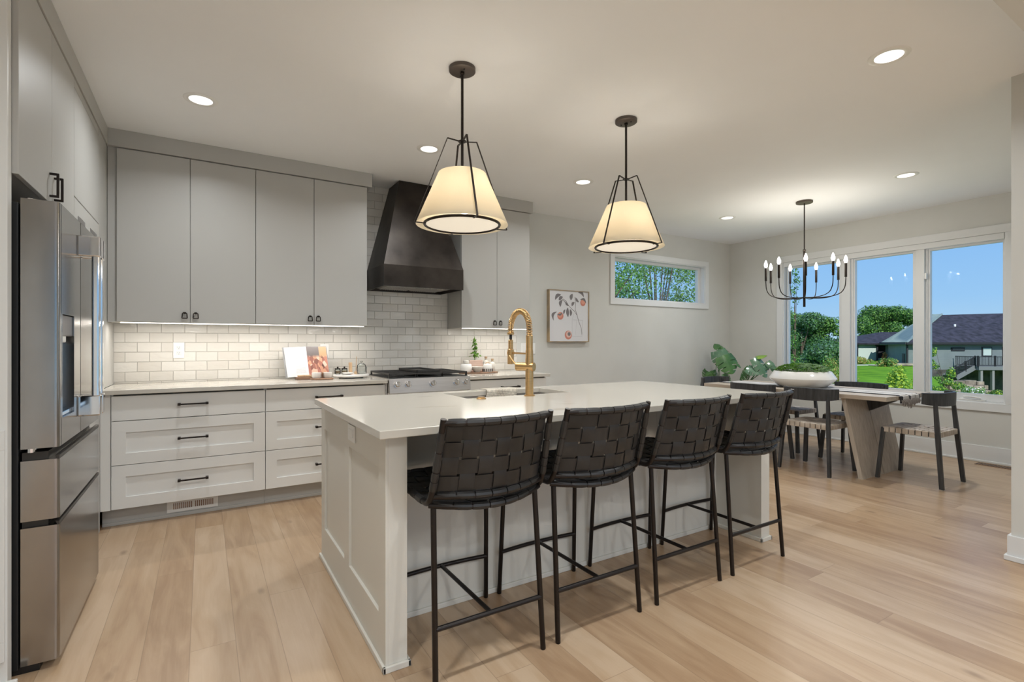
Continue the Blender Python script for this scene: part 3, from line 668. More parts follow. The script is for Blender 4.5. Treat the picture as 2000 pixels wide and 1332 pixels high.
# helix round the path
sp_ = smoothpath(path, 6); L_ = [0]
for a, b_ in zip(sp_, sp_[1:]): L_.append(L_[-1]+(b_-a).length)
def at_len(s):
    for i in range(len(L_)-1):
        if L_[i+1] >= s: k = (s-L_[i])/max(1e-9, L_[i+1]-L_[i]); return sp_[i].lerp(sp_[i+1], k), (sp_[i+1]-sp_[i]).normalized()
    return sp_[-1], (sp_[-1]-sp_[-2]).normalized()
turns = 44; n = turns*10; hp = []
for i in range(n+1):
    p_, d_ = at_len(L_[-1]*i/n); X_ = Vector((1, 0, 0)); N_ = d_.cross(X_).normalized(); a = 2*PI*turns*i/n
    hp.append(p_+X_*(.0165*math.cos(a))+N_*(.0165*math.sin(a)))
bm = B(); tube(bm, hp, .0028, 6); obj('spring', bm, M['gold'], t, 60)
bm = B(); lathe(bm, FP(.21, 0), [(.006, .358), (.022, .362), (.022, .372), (.013, .38), (.0, .38)][::1], 20); obj('collar', bm, M['gold'], t, 40)
bm = B(); lathe(bm, FP(.21, 0), [(.016, .178), (.020, .180), (.020, .268), (.015, .272), (.015, .325), (.009, .33), (.0, .33)], 24); obj('spray_head', bm, M['gold'], t, 40)
bm = B(); tube(bm, [FP(.015, .247), FP(.195, .247)], .0055, 12); lathe(bm, FP(.21, 0), [(.0235, .238), (.0235, .256)], 20); obj('support_arm', bm, M['gold'], t, 40)
bm = B(); lathe(bm, (2.735, -2.333, .914), [(.027, 0), (.027, .004), (.020, .007), (.020, .011), (.0, .012)], 28)
solo('sink_button', (2.735, -2.333, .914), bm, M['gold'], 'small round gold disposal button in the island top near the towel', 'button', smooth=40)

# checked towel draped over the far edge of the sink
m = mat('checked_cloth', (.7, .64, .54), .9); N, L, p = nodes(m); tc = N.new('ShaderNodeTexCoord'); sp = N.new('ShaderNodeSeparateXYZ'); L.new(tc.outputs['UV'], sp.inputs[0])
def stripe(v, n, wd): return MA(N, L, 'LESS_THAN', MA(N, L, 'FRACT', MA(N, L, 'MULTIPLY', v, n)), wd)
f_ = MA(N, L, 'MAXIMUM', stripe(sp.outputs[0], 22.0, .24), stripe(sp.outputs[1], 28.0, .24)); mx = N.new('ShaderNodeMix'); mx.data_type = 'RGBA'; L.new(f_, mx.inputs[0]); mx.inputs[6].default_value = (.74, .68, .58, 1); mx.inputs[7].default_value = (.26, .24, .20, 1); L.new(mx.outputs[2], p.inputs['Base Color']); M['check'] = m
def cloth(bm, P, mi=0):
    """sheet from rows of points, with uv, given thickness"""
    R, C = len(P), len(P[0]); uv = bm.loops.layers.uv.verify()
    vs = [[bm.verts.new(P[i][j]) for j in range(C)] for i in range(R)]
    for i in range(R-1):
        for j in range(C-1):
            f = bm.faces.new((vs[i][j], vs[i][j+1], vs[i+1][j+1], vs[i+1][j])); f.material_index = mi
            for l, (a, b_) in zip(f.loops, ((i, j), (i, j+1), (i+1, j+1), (i+1, j))): l[uv].uv = (b_/(C-1), a/(R-1))
bm = B(); P_ = []
for i in range(28):
    s = i/27*.30; row = []
    for j in range(20):
        u_ = j/19; x = 2.955+.235*u_+.012*math.sin(i*.25)+.02*(1-i/27)
        wv = .0018*math.sin(u_*11+i*.12)
        if s < .085: y, z = -1.855-s, .9195+abs(wv)*1.2
        else:
            a = min(1.0, (s-.085)/.02); y = -1.940-.012*math.sin(a*PI/2)-abs(wv)*2; z = .9195-.012*(1-math.cos(a*PI/2))-(max(0, s-.105))
        row.append((x+wv, y, z))
    P_.append(row)
cloth(bm, P_); solo('kitchen_towel', (3.07, -1.9, .917), bm, M['check'], 'beige checked kitchen towel draped over the sink edge of the island', 'towel', smooth=60).modifiers.new('thickness', 'SOLIDIFY').thickness = .002
# ================================================================== STOOLS
def clampsin(x):
    s = math.sin(x); return max(-1, min(1, s*1.6))
def weave(bm, S, nu, nv, amp, gap=.08, th=.0016, sub=5, mi=0):
    """plain weave on the surface S(u,v)->(point, normal)"""
    def ribbon(centres):
        prev = None
        for (pl, pr, nn) in centres:
            cur = [bm.verts.new(pl+nn*th), bm.verts.new(pr+nn*th), bm.verts.new(pr-nn*th), bm.verts.new(pl-nn*th)]
            if prev:
                for k in range(4): bm.faces.new((prev[k], prev[(k+1) % 4], cur[(k+1) % 4], cur[k])).material_index = mi
            prev = cur
    for i in range(nu):
        a, b_ = (i+gap/2)/nu, (i+1-gap/2)/nu; rows = []
        for k in range(nv*sub+1):
            v = k/(nv*sub); o = amp*(-1)**i*clampsin(PI*nv*v); pl, nn = S(a, v); pr, _ = S(b_, v); rows.append((pl+nn*o, pr+nn*o, nn))
        ribbon(rows)
    for j in range(nv):
        a, b_ = (j+gap/2)/nv, (j+1-gap/2)/nv; rows = []
        for k in range(nu*sub+1):
            u = k/(nu*sub); o = -amp*(-1)**j*clampsin(PI*nu*u); pl, nn = S(u, a); pr, _ = S(u, b_); rows.append((pl+nn*o, pr+nn*o, nn))
        ribbon(rows)
    bmesh.ops.recalc_face_normals(bm, faces=bm.faces)
def wraps(bm, path, n, r, gap=.07, mi=0):
    """strap wraps round a rail: n short sleeves"""
    path = [Vector(p) for p in path]; m_ = len(path)-1
    def at(s):
        s = max(0, min(.99999, s))*m_; i = int(s); return path[i].lerp(path[i+1], s-i)
    for k in range(n):
        a, b_ = (k+gap/2)/n, (k+1-gap/2)/n
        tube(bm, [at(a+(b_-a)*q/4) for q in range(5)], [r*.93, r, r, r, r*.93], 10, mi=mi)
def curve_rail(x, y, z, bow, sag, n=16):
    """rail between (-x,y,z) and (x,y,z) bowed toward -y and sagging"""
    return [Vector((x*s, y-bow*(1-s*s), z-sag*(1-s*s))) for s in [-1+2*k/n for k in range(n+1)]]
def make_stool():
    t = empty('counter_stool', (0, 0, 0), 'x', 'bar stool')
    R = .0108
    for sx in (-1, 1):
        for nm, P in (('leg', ((sx*.231, .236, 0), (sx*.216, .205, .645))), ('leg', ((sx*.231, -.242, 0), (sx*.220, -.195, .640)))):
            bm = B(); tube(bm, [P[0], Vector(P[0])+(Vector(P[1])-Vector(P[0]))*.004, P[1]], [R*.86, R, R], 14); obj(nm, bm, M['tubeb'], t, 40)
    bm = B()
    for sx in (-1, 1):
        P = [(sx*.215, .222, .655), (sx*.232, .20, .655), (sx*.238, .15, .652), (sx*.240, 0, .648), (sx*.241, -.15, .644), (sx*.240, -.195, .650), (sx*.238, -.222, .685), (sx*.233, -.25, .77), (sx*.226, -.300, .962)]
        tube(bm, smoothpath(P, 6), R*1.02, 14)
    tube(bm, [(-.215, .222, .655), (.215, .222, .655)], R, 12)
    tube(bm, curve_rail(.238, -.195, .640, .075, .012), R, 12)
    tube(bm, curve_rail(.234, -.215, .676, .070, .004), R, 12)
    tube(bm, curve_rail(.227, -.296, .947, .050, 0), R, 12)
    obj('frame', bm, M['tubeb'], t, 40)
    bm = B(); zf = .205
    tube(bm, [(x, .224+.015*(1-(x/.226)**2), zf) for x in [-.226+.452*k/12 for k in range(13)]], R*.9, 12)
    tube(bm, [(-.225, -.229, zf), (.225, -.229, zf)], R*.9, 12)
    tube(bm, [(0, .238, zf), (0, -.229, zf)], R*.82, 12)
    obj('footrest', bm, M['tubeb'], t, 40)
    # seat weave
    def S(u, v):
        x = (-1+2*u)*.232; yr = -.195-.075*(1-(x/.238)**2); y = .222+(yr-.222)*v
        z = .655-.013*v-.022*math.sin(PI*v)**.7*(1-(x/.25)**2*.6); return Vector((x, y, z+.004)), Vector((0, 0, 1))
    bm = B(); weave(bm, S, 7, 7, .0034, .12)
    wraps(bm, [(-.213, .222, .655), (.213, .222, .655)], 7, .0142)
    wraps(bm, curve_rail(.222, -.197, .641, .074, .012), 7, .0142)
    for sx in (-1, 1): wraps(bm, smoothpath([(sx*.236, .185, .654), (sx*.240, 0, .648), (sx*.241, -.15, .644)], 6), 5, .0142)
    obj('woven_seat', bm, M['leather'], t, 35)
    def Sb(u, v):
        s = -1+2*u; zt, zb_ = .940, .690; z = zt+(zb_-zt)*v
        hw = .211+.008*v; y0 = -.290+(.070)*v; bow = .050+.018*v
        return Vector((hw*s, y0-bow*(1-s*s)+.003, z)), Vector((s*.25, -1, .25)).normalized()
    bm = B(); weave(bm, Sb, 7, 4, .0034, .15)
    wraps(bm, curve_rail(.210, -.297, .947, .048, 0), 7, .0155)
    wraps(bm, curve_rail(.216, -.218, .679, .068, .004), 7, .0148)
    for sx in (-1, 1): wraps(bm, [(sx*.2275, -.287, .915), (sx*.233, -.25, .77), (sx*.2365, -.228, .700)], 4, .0143)
    obj('woven_backrest', bm, M['leather'], t, 35)
    return t
stool = make_stool()
SL = ('black woven-leather counter stool at the end of the island nearest the fridge', 'second black woven-leather counter stool, just right of the stool by the fridge end', 'third black woven-leather counter stool, next to the one closest to the dining table', 'black woven-leather counter stool at the island end nearest the dining table')
for i, x in enumerate((2.352, 2.888, 3.462, 4.030)):
    o = stool if i == 0 else copy_tree(stool)
    o.location = (x, -2.901, 0); o['label'] = SL[i]; o['group'] = 'woven stools along the island'; o.rotation_euler.z = 0

# ================================================================== DINING SET
def make_chair():
    t = empty('dining_chair', (0, 0, 0), 'x', 'chair')
    for sx in (-1, 1):
        bm = B(); bar(bm, (sx*.232, .235, .006), (sx*.200, .200, .462), .034, .026, up=(0, 1, 0)); o = obj('leg', bm, M['dwood'], t)
        bm = B(); P = [(sx*.232, -.232, .006), (sx*.205, -.195, .45), (sx*.188, -.170, .775)]
        n = [Vector(p) for p in P]; 
        hull_ = []
        for p, w1, w2 in zip(n, (.030, .034, .024), (.024, .026, .020)):
            hull_.append([bm.verts.new(p+Vector((a*w2/2, b_*w1/2, 0))) for a, b_ in ((-1, -1), (1, -1), (1, 1), (-1, 1))])
        for a, b_ in zip(hull_, hull_[1:]):
            for k in range(4): bm.faces.new((a[k], a[(k+1) % 4], b_[(k+1) % 4], b_[k]))
        bm.faces.new(hull_[0][::-1]); bm.faces.new(hull_[-1]); obj('leg', bm, M['dwood'], t)
    bm = B()
    for sx in (-1, 1):
        for y in (.235, -.232): tube(bm, [(sx*.232, y, 0), (sx*.232, y, .007)], .010, 12)
    obj('glides', bm, M['chrome'], t)
    bm = B()
    for a, b_ in (((-.2, .195, .445), (.2, .195, .445)), ((-.205, -.19, .445), (.205, -.19, .445)), ((-.2, .19, .445), (-.205, -.19, .445)), ((.2, .19, .445), (.205, -.19, .445))): bar(bm, a, b_, .022, .034, up=(0, 0, 1))
    obj('seat_frame', bm, M['dwood'], t)
    def S(u, v):
        x = (-1+2*u)*.192; y = .200-.385*v; return Vector((x, y, .470-.010*math.sin(PI*v)*math.sin(PI*u))), Vector((0, 0, 1))
    bm = B(); weave(bm, S, 8, 8, .003, .12, .0015)
    for k in range(8):   # straps folded over the rails
        a = -.192+.384*(k+.06)/8; b2 = -.192+.384*(k+.94)/8
        box(bm, a, b2, .190, .2125, .425, .4715, .004); box(bm, a, b2, -.2075, -.185, .425, .4715, .004)
        a = .200-.385*(k+.06)/8; b2 = .200-.385*(k+.94)/8
        box(bm, -.2175, -.19, a, b2, .425, .4715, .004); box(bm, .19, .2175, a, b2, .425, .4715, .004)
    obj('woven_seat', bm, M['strap'], t)
    # curved backrest
    bm = B(); n = 22; rows = []
    for k in range(n+1):
        s = -1+2*k/n; x = .245*math.sin(s*1.15)/math.sin(1.15); y = -.215+.115*(abs(s)**2.6)
        z1 = .800-.004*abs(s); z0 = .685+.018*abs(s)**3
        d = Vector((math.cos(s*.9), math.copysign(1, s)*abs(math.sin(s*.9)), 0)).normalized(); nn = Vector((d.y, -d.x, 0))
        t_ = .011
        rows.append([bm.verts.new(Vector((x, y, z))+nn*q) for z, q in ((z0, -t_), (z0, t_), ((z0+z1)/2, t_*1.25), (z1, t_+.004), (z1+.003, t_*.2), (z1, -t_+.004), ((z0+z1)/2, -t_*.9))])
    for a, b_ in zip(rows, rows[1:]):
        for k in range(7): bm.faces.new((a[k], a[(k+1) % 7], b_[(k+1) % 7], b_[k]))
    bm.faces.new(rows[0][::-1]); bm.faces.new(rows[-1]); bmesh.ops.recalc_face_normals(bm, faces=bm.faces)
    obj('backrest', bm, M['dwood'], t, 50)
    return t
chair = make_chair()
CH = (((6.482, -2.185), -PI/2, 'dark dining chair with tan woven seat, nearest the stools on the island side'),
      ((6.482, -1.590), -PI/2, 'dark dining chair on the island side, farther from the camera, only its top showing'),
      ((7.262, -2.175), PI/2, 'dark dining chair on the window side of the table, behind its near support'),
      ((7.262, -1.475), PI/2, 'dark dining chair on the window side of the table, nearer the room corner'),
      ((6.880, -2.867), 0, 'dark dining chair at the head of the table, alone below the big window'),
      ((6.870, -.90), PI, 'dark dining chair at the far head of the table in front of the leafy plant'))
for i, ((x, y), rz, lb) in enumerate(CH):
    o = chair if i == 0 else copy_tree(chair)
    o.location = (x, y, 0); o.rotation_euler.z = rz; o['label'] = lb; o['group'] = 'dining chairs round the table'
t = thing('dining_table', (6.85, -1.88, 0), 'washed-oak dining table on slanting slab supports with a charcoal brace', 'dining table')
TX0, TX1, TY0, TY1, TZ = 6.405, 7.30, -2.80, -.965, .757
bm = B()
w3 = (TX1-TX0)/3
for k in range(3): box(bm, TX0+k*w3+.0008, TX0+(k+1)*w3-.0008, TY0, TY1, TZ-.038, TZ, .002)
obj('table_top', bm, M['oak'], t)
for s, yc in ((1, 1), (-1, -1)):
    yb = -2.60 if s == 1 else -1.165; yt = yb+s*.145
    for a, b_ in ((6.452, 6.853), (6.863, 7.262)):
        bm = B(); th = .036*s
        hull(bm, [(a, yb, 0), (b_, yb, 0), (b_, yb+th, 0), (a, yb+th, 0)], [(a, yt, TZ-.038), (b_, yt, TZ-.038), (b_, yt+th, TZ-.038), (a, yt+th, TZ-.038)])
        bmesh.ops.recalc_face_normals(bm, faces=bm.faces); obj('slab_leg', bm, M['oakv'], t)
    bm = B(); z = TZ-.0385
    prism(bm, [(6.835, yt, z), (6.835, yt-s*.24, z), (6.835, yt-s*.24, z-.03), (6.835, yt-s*.030, z-.14)], (.05, 0, 0)); bmesh.ops.recalc_face_normals(bm, faces=bm.faces)
    obj('brace', bm, M['dwood'], t)
# runner
bm = B(); P_ = []
for i in range(60):
    s = i/59; row = []
    L0 = TY1-.03; tot = (L0-TY0)+.075; d = s*tot
    for j in range(13):
        x = 6.635+.41*j/12
        if d < L0-TY0: y, z = L0-d, TZ+.0025
        else: e_ = d-(L0-TY0); y, z = TY0-.004-.006*math.sin(min(1, e_/.02)*PI/2)-.004*math.sin(j*1.3), TZ+.0025-e_*.9
        row.append((x, y, z))
    P_.append(row)
m = mat('striped_linen', (.6, .58, .56), .9); N, L, p = nodes(m); tc = N.new('ShaderNodeTexCoord'); sp = N.new('ShaderNodeSeparateXYZ'); L.new(tc.outputs['UV'], sp.inputs[0])
cr = N.new('ShaderNodeValToRGB'); cr.color_ramp.interpolation = 'CONSTANT'; e = cr.color_ramp.elements; e[0].position = 0; e[0].color = (.035, .035, .04, 1); e[1].position = .13; e[1].color = (.62, .60, .58, 1)
for ps, c in ((.42, (.08, .08, .09)), (.50, (.66, .64, .62)), (.74, (.42, .40, .39)), (.79, (.66, .64, .62)), (.93, (.035, .035, .04))): q = e.new(ps); q.color = (*c, 1)
L.new(sp.outputs[0], cr.inputs[0]); L.new(cr.outputs[0], p.inputs['Base Color'])
cloth(bm, P_); r = solo('table_runner', (6.84, -1.88, TZ), bm, m, 'pale striped table runner with dark edges hanging over the near table end', 'table runner')
r.modifiers.new('thickness', 'SOLIDIFY').thickness = .002
bm = B(); random.seed(3)
for k in range(46):
    x = 6.66+.36*k/45+random.uniform(-.004, .004); l_ = random.uniform(.02, .05)
    if 6.80 < x < 6.86: l_ += .02
    tube(bm, [(x, TY0-.010, TZ-.03), (x+random.uniform(-.008, .008), TY0-.022, TZ-.045-l_*.4), (x+random.uniform(-.012, .012), TY0-.016, TZ-.05-l_)], .0035, 5)
obj('fringe', bm, mat('grey_yarn', (.30, .27, .25), .95), r, 60)
# bowl
C_ = (6.85, -1.85, TZ+.005)
bm = B(); lathe(bm, C_, [(.0, .0), (.205, 0), (.225, .006), (.312, .080), (.316, .090), (.312, .098), (.268, .163), (.262, .166), (.256, .162), (.262, .145), (.25, .10), (.0, .09)], 56)
solo('planter_bowl', C_, bm, M['ceramic'], 'large glossy white angular bowl planter in the middle of the dining table', 'planter', smooth=35)
def leafball(bm, c, r, n, ls, mi=(0,), flat=1.0, up=.3):
    """n leaf quads scattered through an ellipsoid shell"""
    for _ in range(n):
        d = Vector((random.gauss(0, 1), random.gauss(0, 1), random.gauss(0, 1))).normalized()
        p_ = Vector(c)+Vector((d.x*r[0], d.y*r[1], d.z*r[2]))*(random.uniform(.55, 1.0))
        leafq(bm, p_, (d+Vector((0, 0, up))+Vector((random.uniform(-.7, .7), random.uniform(-.7, .7), random.uniform(-.7, .7)))), ls*random.uniform(.6, 1.3), random.choice(mi))
def leafq(bm, p_, nrm, s, mi=0, asp=.55):
    nrm = nrm.normalized(); u, v = frame_of(nrm); a = random.uniform(0, 2*PI); U = u*math.cos(a)+v*math.sin(a); V_ = nrm.cross(U)
    q = [p_-U*s*.5, p_+V_*s*asp*.5-nrm*s*.04, p_+U*s*.5, p_-V_*s*asp*.5-nrm*s*.04]
    bm.faces.new([bm.verts.new(x) for x in q]).material_index = mi
def leafmat(name, c, c2, tr=.35, rough=.6):
    m = bpy.data.materials.new(name); m.use_nodes = True; N, L, p = nodes(m)
    g = N.new('ShaderNodeNewGeometry'); cr = N.new('ShaderNodeValToRGB'); cr.color_ramp.elements[0].color = (*c, 1); cr.color_ramp.elements[1].color = (*c2, 1)
    L.new(g.outputs['Random Per Island'], cr.inputs[0]); L.new(cr.outputs[0], p.inputs['Base Color']); p.inputs['Roughness'].default_value = rough
    t_ = N.new('ShaderNodeBsdfTranslucent'); L.new(cr.outputs[0], t_.inputs[0]); mx = N.new('ShaderNodeMixShader'); mx.inputs[0].default_value = tr
    L.new(p.outputs[0], mx.inputs[1]); L.new(t_.outputs[0], mx.inputs[2]); L.new(mx.outputs[0], N['Material Output'].inputs[0]); return m
M['l_dark'] = leafmat('leaf_dark', (0.026, 0.080, 0.023), (0.068, 0.176, 0.047))
M['l_mid'] = leafmat('leaf_mid', (0.058, 0.160, 0.036), (0.135, 0.324, 0.068))
M['l_light'] = leafmat('leaf_light', (0.131, 0.290, 0.043), (0.270, 0.486, 0.095))
M['l_yel'] = leafmat('leaf_yellow_green', (0.319, 0.493, 0.043), (0.567, 0.675, 0.081))
M['l_blue'] = leafmat('leaf_blue_green', (0.102, 0.217, 0.131), (0.230, 0.378, 0.243))
M['l_gold'] = leafmat('leaf_golden', (0.319, 0.290, 0.072), (0.486, 0.432, 0.121))
M['bark'] = noisy(mat('bark', (.10, .075, .05), .9), (.07, .05, .035), (.15, .11, .08), 12)
# succulents
M['suc'] = leafmat('succulent_green', (.34, .50, .28), (.50, .64, .40))
bm = B(); random.seed(11)
for k in range(210):
    a = random.uniform(0, 2*PI); r_ = .258*math.sqrt(random.random()); x, y = C_[0]+r_*math.cos(a), C_[1]+r_*math.sin(a); z = C_[2]+.152+.080*(1-(r_/.27)**3)
    mi = 0 if math.sin(a*1.5+1)+random.uniform(-.6, .6) > 0 else 1
    sz = random.uniform(.024, .042)
    for ring, (nl, tl, rr) in enumerate(((7, .35, 1), (5, .9, .65))):
        for q in range(nl):
            b_ = 2*PI*q/nl+ring; d = Vector((math.cos(b_)*math.cos(tl), math.sin(b_)*math.cos(tl), math.sin(tl))); s_ = Vector((-math.sin(b_), math.cos(b_), 0))
            P0 = Vector((x, y, z)); t2_ = P0+d*sz*rr; mdl = P0+d*sz*rr*.55
            bm.faces.new([bm.verts.new(v_) for v_ in (P0, mdl+s_*sz*.22, t2_, mdl-s_*sz*.22)]).material_index = mi
for k in range(420):   # trailing fine foliage over the rim
    a = random.uniform(0, 2*PI); r_ = random.uniform(.20, .272); z = C_[2]+random.uniform(.15, .20)
    leafq(bm, Vector((C_[0]+r_*math.cos(a), C_[1]+r_*math.sin(a), z)), Vector((math.cos(a), math.sin(a), 1)), random.uniform(.012, .022), random.choice((1, 2, 2)))
bmesh.ops.solidify(bm, geom=bm.faces[:], thickness=.001)
solo('succulents', (C_[0], C_[1], C_[2]+.15), bm, [M['suc'], M['l_light'], M['l_light']], 'low mound of green succulents filling the white bowl on the table', 'plants', kind='stuff')

# ---- split-leaf plant in the corner
def big_leaf(bm, base, tip, nrm, wd, notches=4, fold=.30, split=True):
    """heart-shaped leaf with slits from the margin towards the midrib; wd = full width"""
    base, tip = Vector(base), Vector(tip); ax = tip-base; Ln = ax.length; ax.normalize(); nrm = (Vector(nrm)-ax*ax.dot(Vector(nrm))).normalized(); sd_ = ax.cross(nrm)
    hw = wd/2; n = 48
    def half(s): return math.sin(PI*min(1.0, (s+.20)/1.20)**.80)**.62 if s < .999 else 0.0
    def P(s, k, side):     # s along the midrib, k = 0 midrib .. 1 margin; veins sweep forward
        w_ = half(s)*hw*k; fwd = .16*k*Ln*(1-s)-(.16*Ln*k*k if s < .12 else 0)*(1-s/.12)
        return base+ax*(s*Ln+fwd*(1-s*.4))+sd_*(side*w_)+nrm*(-fold*w_*k-.10*Ln*s*s)
    for side in (-1, 1):
        for i in range(n):
            s0, s1 = i/n, (i+1)/n; ph = ((s0-.08)*notches) % 1.0
            ks = (0, .34, .68, 1.0) if not (split and ph > .84 and .15 < s0 < .9) else (0, .34)
            for k0, k1 in zip(ks, ks[1:]):
                bm.faces.new([bm.verts.new(v_) for v_ in (P(s0, k0, side), P(s1, k0, side), P(s1, k1, side), P(s0, k1, side))])
    bmesh.ops.remove_doubles(bm, verts=bm.verts, dist=.0004)
    bmesh.ops.solidify(bm, geom=bm.faces[:], thickness=.0012)
M['mon'] = noisy(mat('split_leaf_green', (.07, .18, .06), .28), (.045, .13, .045), (.11, .24, .08), 7)
M['mon2'] = noisy(mat('young_leaf_green', (.2, .35, .05), .35), (.14, .28, .04), (.26, .42, .07), 7)
PX, PY = 7.62, -.42
M['mon3'] = noisy(mat('glossy_split_leaf_green', (.10, .22, .13), .12, Specular_IOR_Level=1.0), (.08, .19, .11), (.14, .27, .17), 7)
t = thing('split_leaf_plant', (PX, PY, 0), 'large split-leaf plant in a floor pot in the corner behind the dining table', 'potted plant')
bm = B(); lathe(bm, (PX, PY, 0), [(.13, 0), (.15, .01), (.18, .34), (.185, .36), (.17, .36), (.165, .33), (0, .33)], 36); obj('pot', bm, M['stone'], t, 40)
bm = B(); lathe(bm, (PX, PY, .325), [(.166, 0), (.0, .012)], 24); obj('soil', bm, mat('soil', (.05, .035, .025), 1), t)
LV = [ # leaf base, tip, width, young
    ((7.52, -0.334, 1.13), (7.55, -0.425, 0.874), 0.22, 0), ((7.56, -0.402, 1.062), (7.59, -0.53, 0.808), 0.27, 0), ((7.66, -0.248, 1.193), (7.69, -0.593, 0.915), 0.13, 0),
    ((7.6, -0.292, 1.15), (7.63, -0.187, 1.215), 0.09, 0), ((7.48, -0.211, 0.821), (7.51, -0.111, 0.68), 0.17, 0), ((7.5, -0.237, 0.833), (7.53, -0.273, 0.705), 0.16, 0),
    ((7.58, -0.404, 0.811), (7.61, -0.478, 0.695), 0.15, 0), ((7.62, -0.729, 0.888), (7.65, -0.559, 0.719), 0.13, 0), ((7.6, -0.713, 0.895), (7.63, -0.875, 0.82), 0.13, 0),
    ((7.66, -0.791, 1.032), (7.69, -0.95, 0.782), 0.15, 0), ((7.72, -0.775, 1.045), (7.75, -0.905, 1.07), 0.13, 1), ((7.74, -0.912, 0.98), (7.77, -1.005, 0.889), 0.09, 0),
    ((7.76, -0.97, 0.928), (7.79, -1.007, 0.835), 0.07, 0), ((7.72, -0.868, 0.939), (7.75, -0.934, 0.873), 0.09, 0)]
for i, (a, b_, wd, y_) in enumerate(LV):
    a = Vector(a); st = Vector((PX+(i % 3-1)*.03, PY+(i % 4-1.5)*.03, .33))
    mid = Vector((7.55+.01*i, -.29-.012*i, .70)) if a.y > -.5 else Vector((7.63, -.66-.01*(i-7), .68))
    if a.z < .85: mid = st.lerp(a, .6)+Vector((0, 0, .06))
    bm = B(); tube(bm, smoothpath([st, mid, a], 8), .0045, 7); obj('stalk', bm, M['mon'], t, 60)
    bm = B(); tw = ((-.75, -.45, .45), (-.55, -.80, .35), (-.2, -.5, .9), (-.8, -.3, .6))[i % 4]
    big_leaf(bm, a, b_, Vector(tw), wd*1.1, 4, .30, wd > .12 and not y_); obj('leaf', bm, M['mon2'] if y_ else M['mon3'] if i in (0, 8, 9, 11, 12, 13) else M['mon'], t, 60)

# ================================================================== LAMPS
def pendant(x, y, a0, label):
    z0 = 1.867; t = thing('pendant_lamp', (x, y, z0), label, 'pendant light', 'pendants over the island')
    bm = B(); lathe(bm, (x, y, 0), [(.0, 2.700), (.066, 2.700), (.072, 2.704), (.072, ZC-.001)], 40); obj('canopy', bm, M['bronze2'], t, 40)
    bm = B()
    for s in (-1, 1): lathe(bm, (x+s*.038*math.cos(a0), y+s*.038*math.sin(a0), 2.694), [(0, 0), (.004, .001), (.004, .007)], 10)
    obj('canopy_screw', bm, M['black'], t)
    bm = B(); tube(bm, [(x, y, 2.70), (x, y, 2.02)], .0075, 12); lathe(bm, (x, y, 2.685), [(.008, 0), (.012, .004), (.012, .015)], 14); obj('rod', bm, M['bronze'], t, 40)
    bm = B(); lathe(bm, (x, y, 2.320), [(.022, 0), (.022, .005), (.0, .005)], 20)
    for k in range(4):
        a = a0+k*PI/2; d = Vector((math.cos(a), math.sin(a), 0)); s_ = Vector((-math.sin(a), math.cos(a), 0)); C0 = Vector((x, y, 0))
        P = [C0+d*.015+Vector((0, 0, 2.322)), C0+d*.083+Vector((0, 0, 2.330)), C0+d*.262+Vector((0, 0, z0-.006)), C0+d*.20+Vector((0, 0, z0-.008))]
        for A, Bp in zip(P, P[1:]): bar(bm, A, Bp, .010, .0035, up=s_.cross(Bp-A))
    obj('frame', bm, M['bronze'], t)
    bm = B(); n = 64
    lathe(bm, (x, y, z0), [(.250, 0), (.130, .277)], n, capb=False, capt=False); bmesh.ops.solidify(bm, geom=bm.faces[:], thickness=.0015)
    sh = obj('shade', bm, M['shade'], t, 60)
    bm = B(); tube(bm, [(x+.2035*math.cos(2*PI*k/60), y+.2035*math.sin(2*PI*k/60), z0+.001) for k in range(60)], .0075, 8, closed=True); obj('ring', bm, M['bronze'], t, 60)
    bm = B(); lathe(bm, (x, y, z0+.002), [(0, 0), (.197, 0), (.197, .003), (0, .003)], 48); obj('diffuser', bm, M['diff'], t)
    for k in range(3):
        a = a0+.5+k*2*PI/3; bx, by = x+.05*math.cos(a), y+.05*math.sin(a)
        bm = B(); lathe(bm, (bx, by, z0+.07), [(0, 0), (.022, .01), (.028, .035), (.018, .07), (.013, .085), (.013, .11), (0, .11)], 14); obj('bulb', bm, M['bulb'], t, 60)
        ld = bpy.data.lights.new('pendant_bulb', 'POINT'); ld.energy = 1.0*LAMP; ld.shadow_soft_size = .03; ld.color = (1, .95, .86)
        lo = bpy.data.objects.new('pendant_bulb_light', ld); COL.objects.link(lo); lo.parent = t; lo.location = (.05*math.cos(a), .05*math.sin(a), .16)
    ld = bpy.data.lights.new('pendant_down', 'AREA'); ld.shape = 'DISK'; ld.size = .38; ld.energy = 3*LAMP; ld.color = (1, .97, .92)
    lo = bpy.data.objects.new('pendant_down_light', ld); COL.objects.link(lo); lo.parent = t; lo.location = (0, 0, -.004)
M['bronze2'] = mat('satin_bronze', (.12, .10, .085), .45, .6)
pendant(2.629, -2.312, math.radians(260.7), 'cream shade pendant lamp over the island, the one nearer the fridge')
pendant(3.848, -2.312, math.radians(283.6), 'cream shade pendant lamp over the island, the one nearer the dining table')

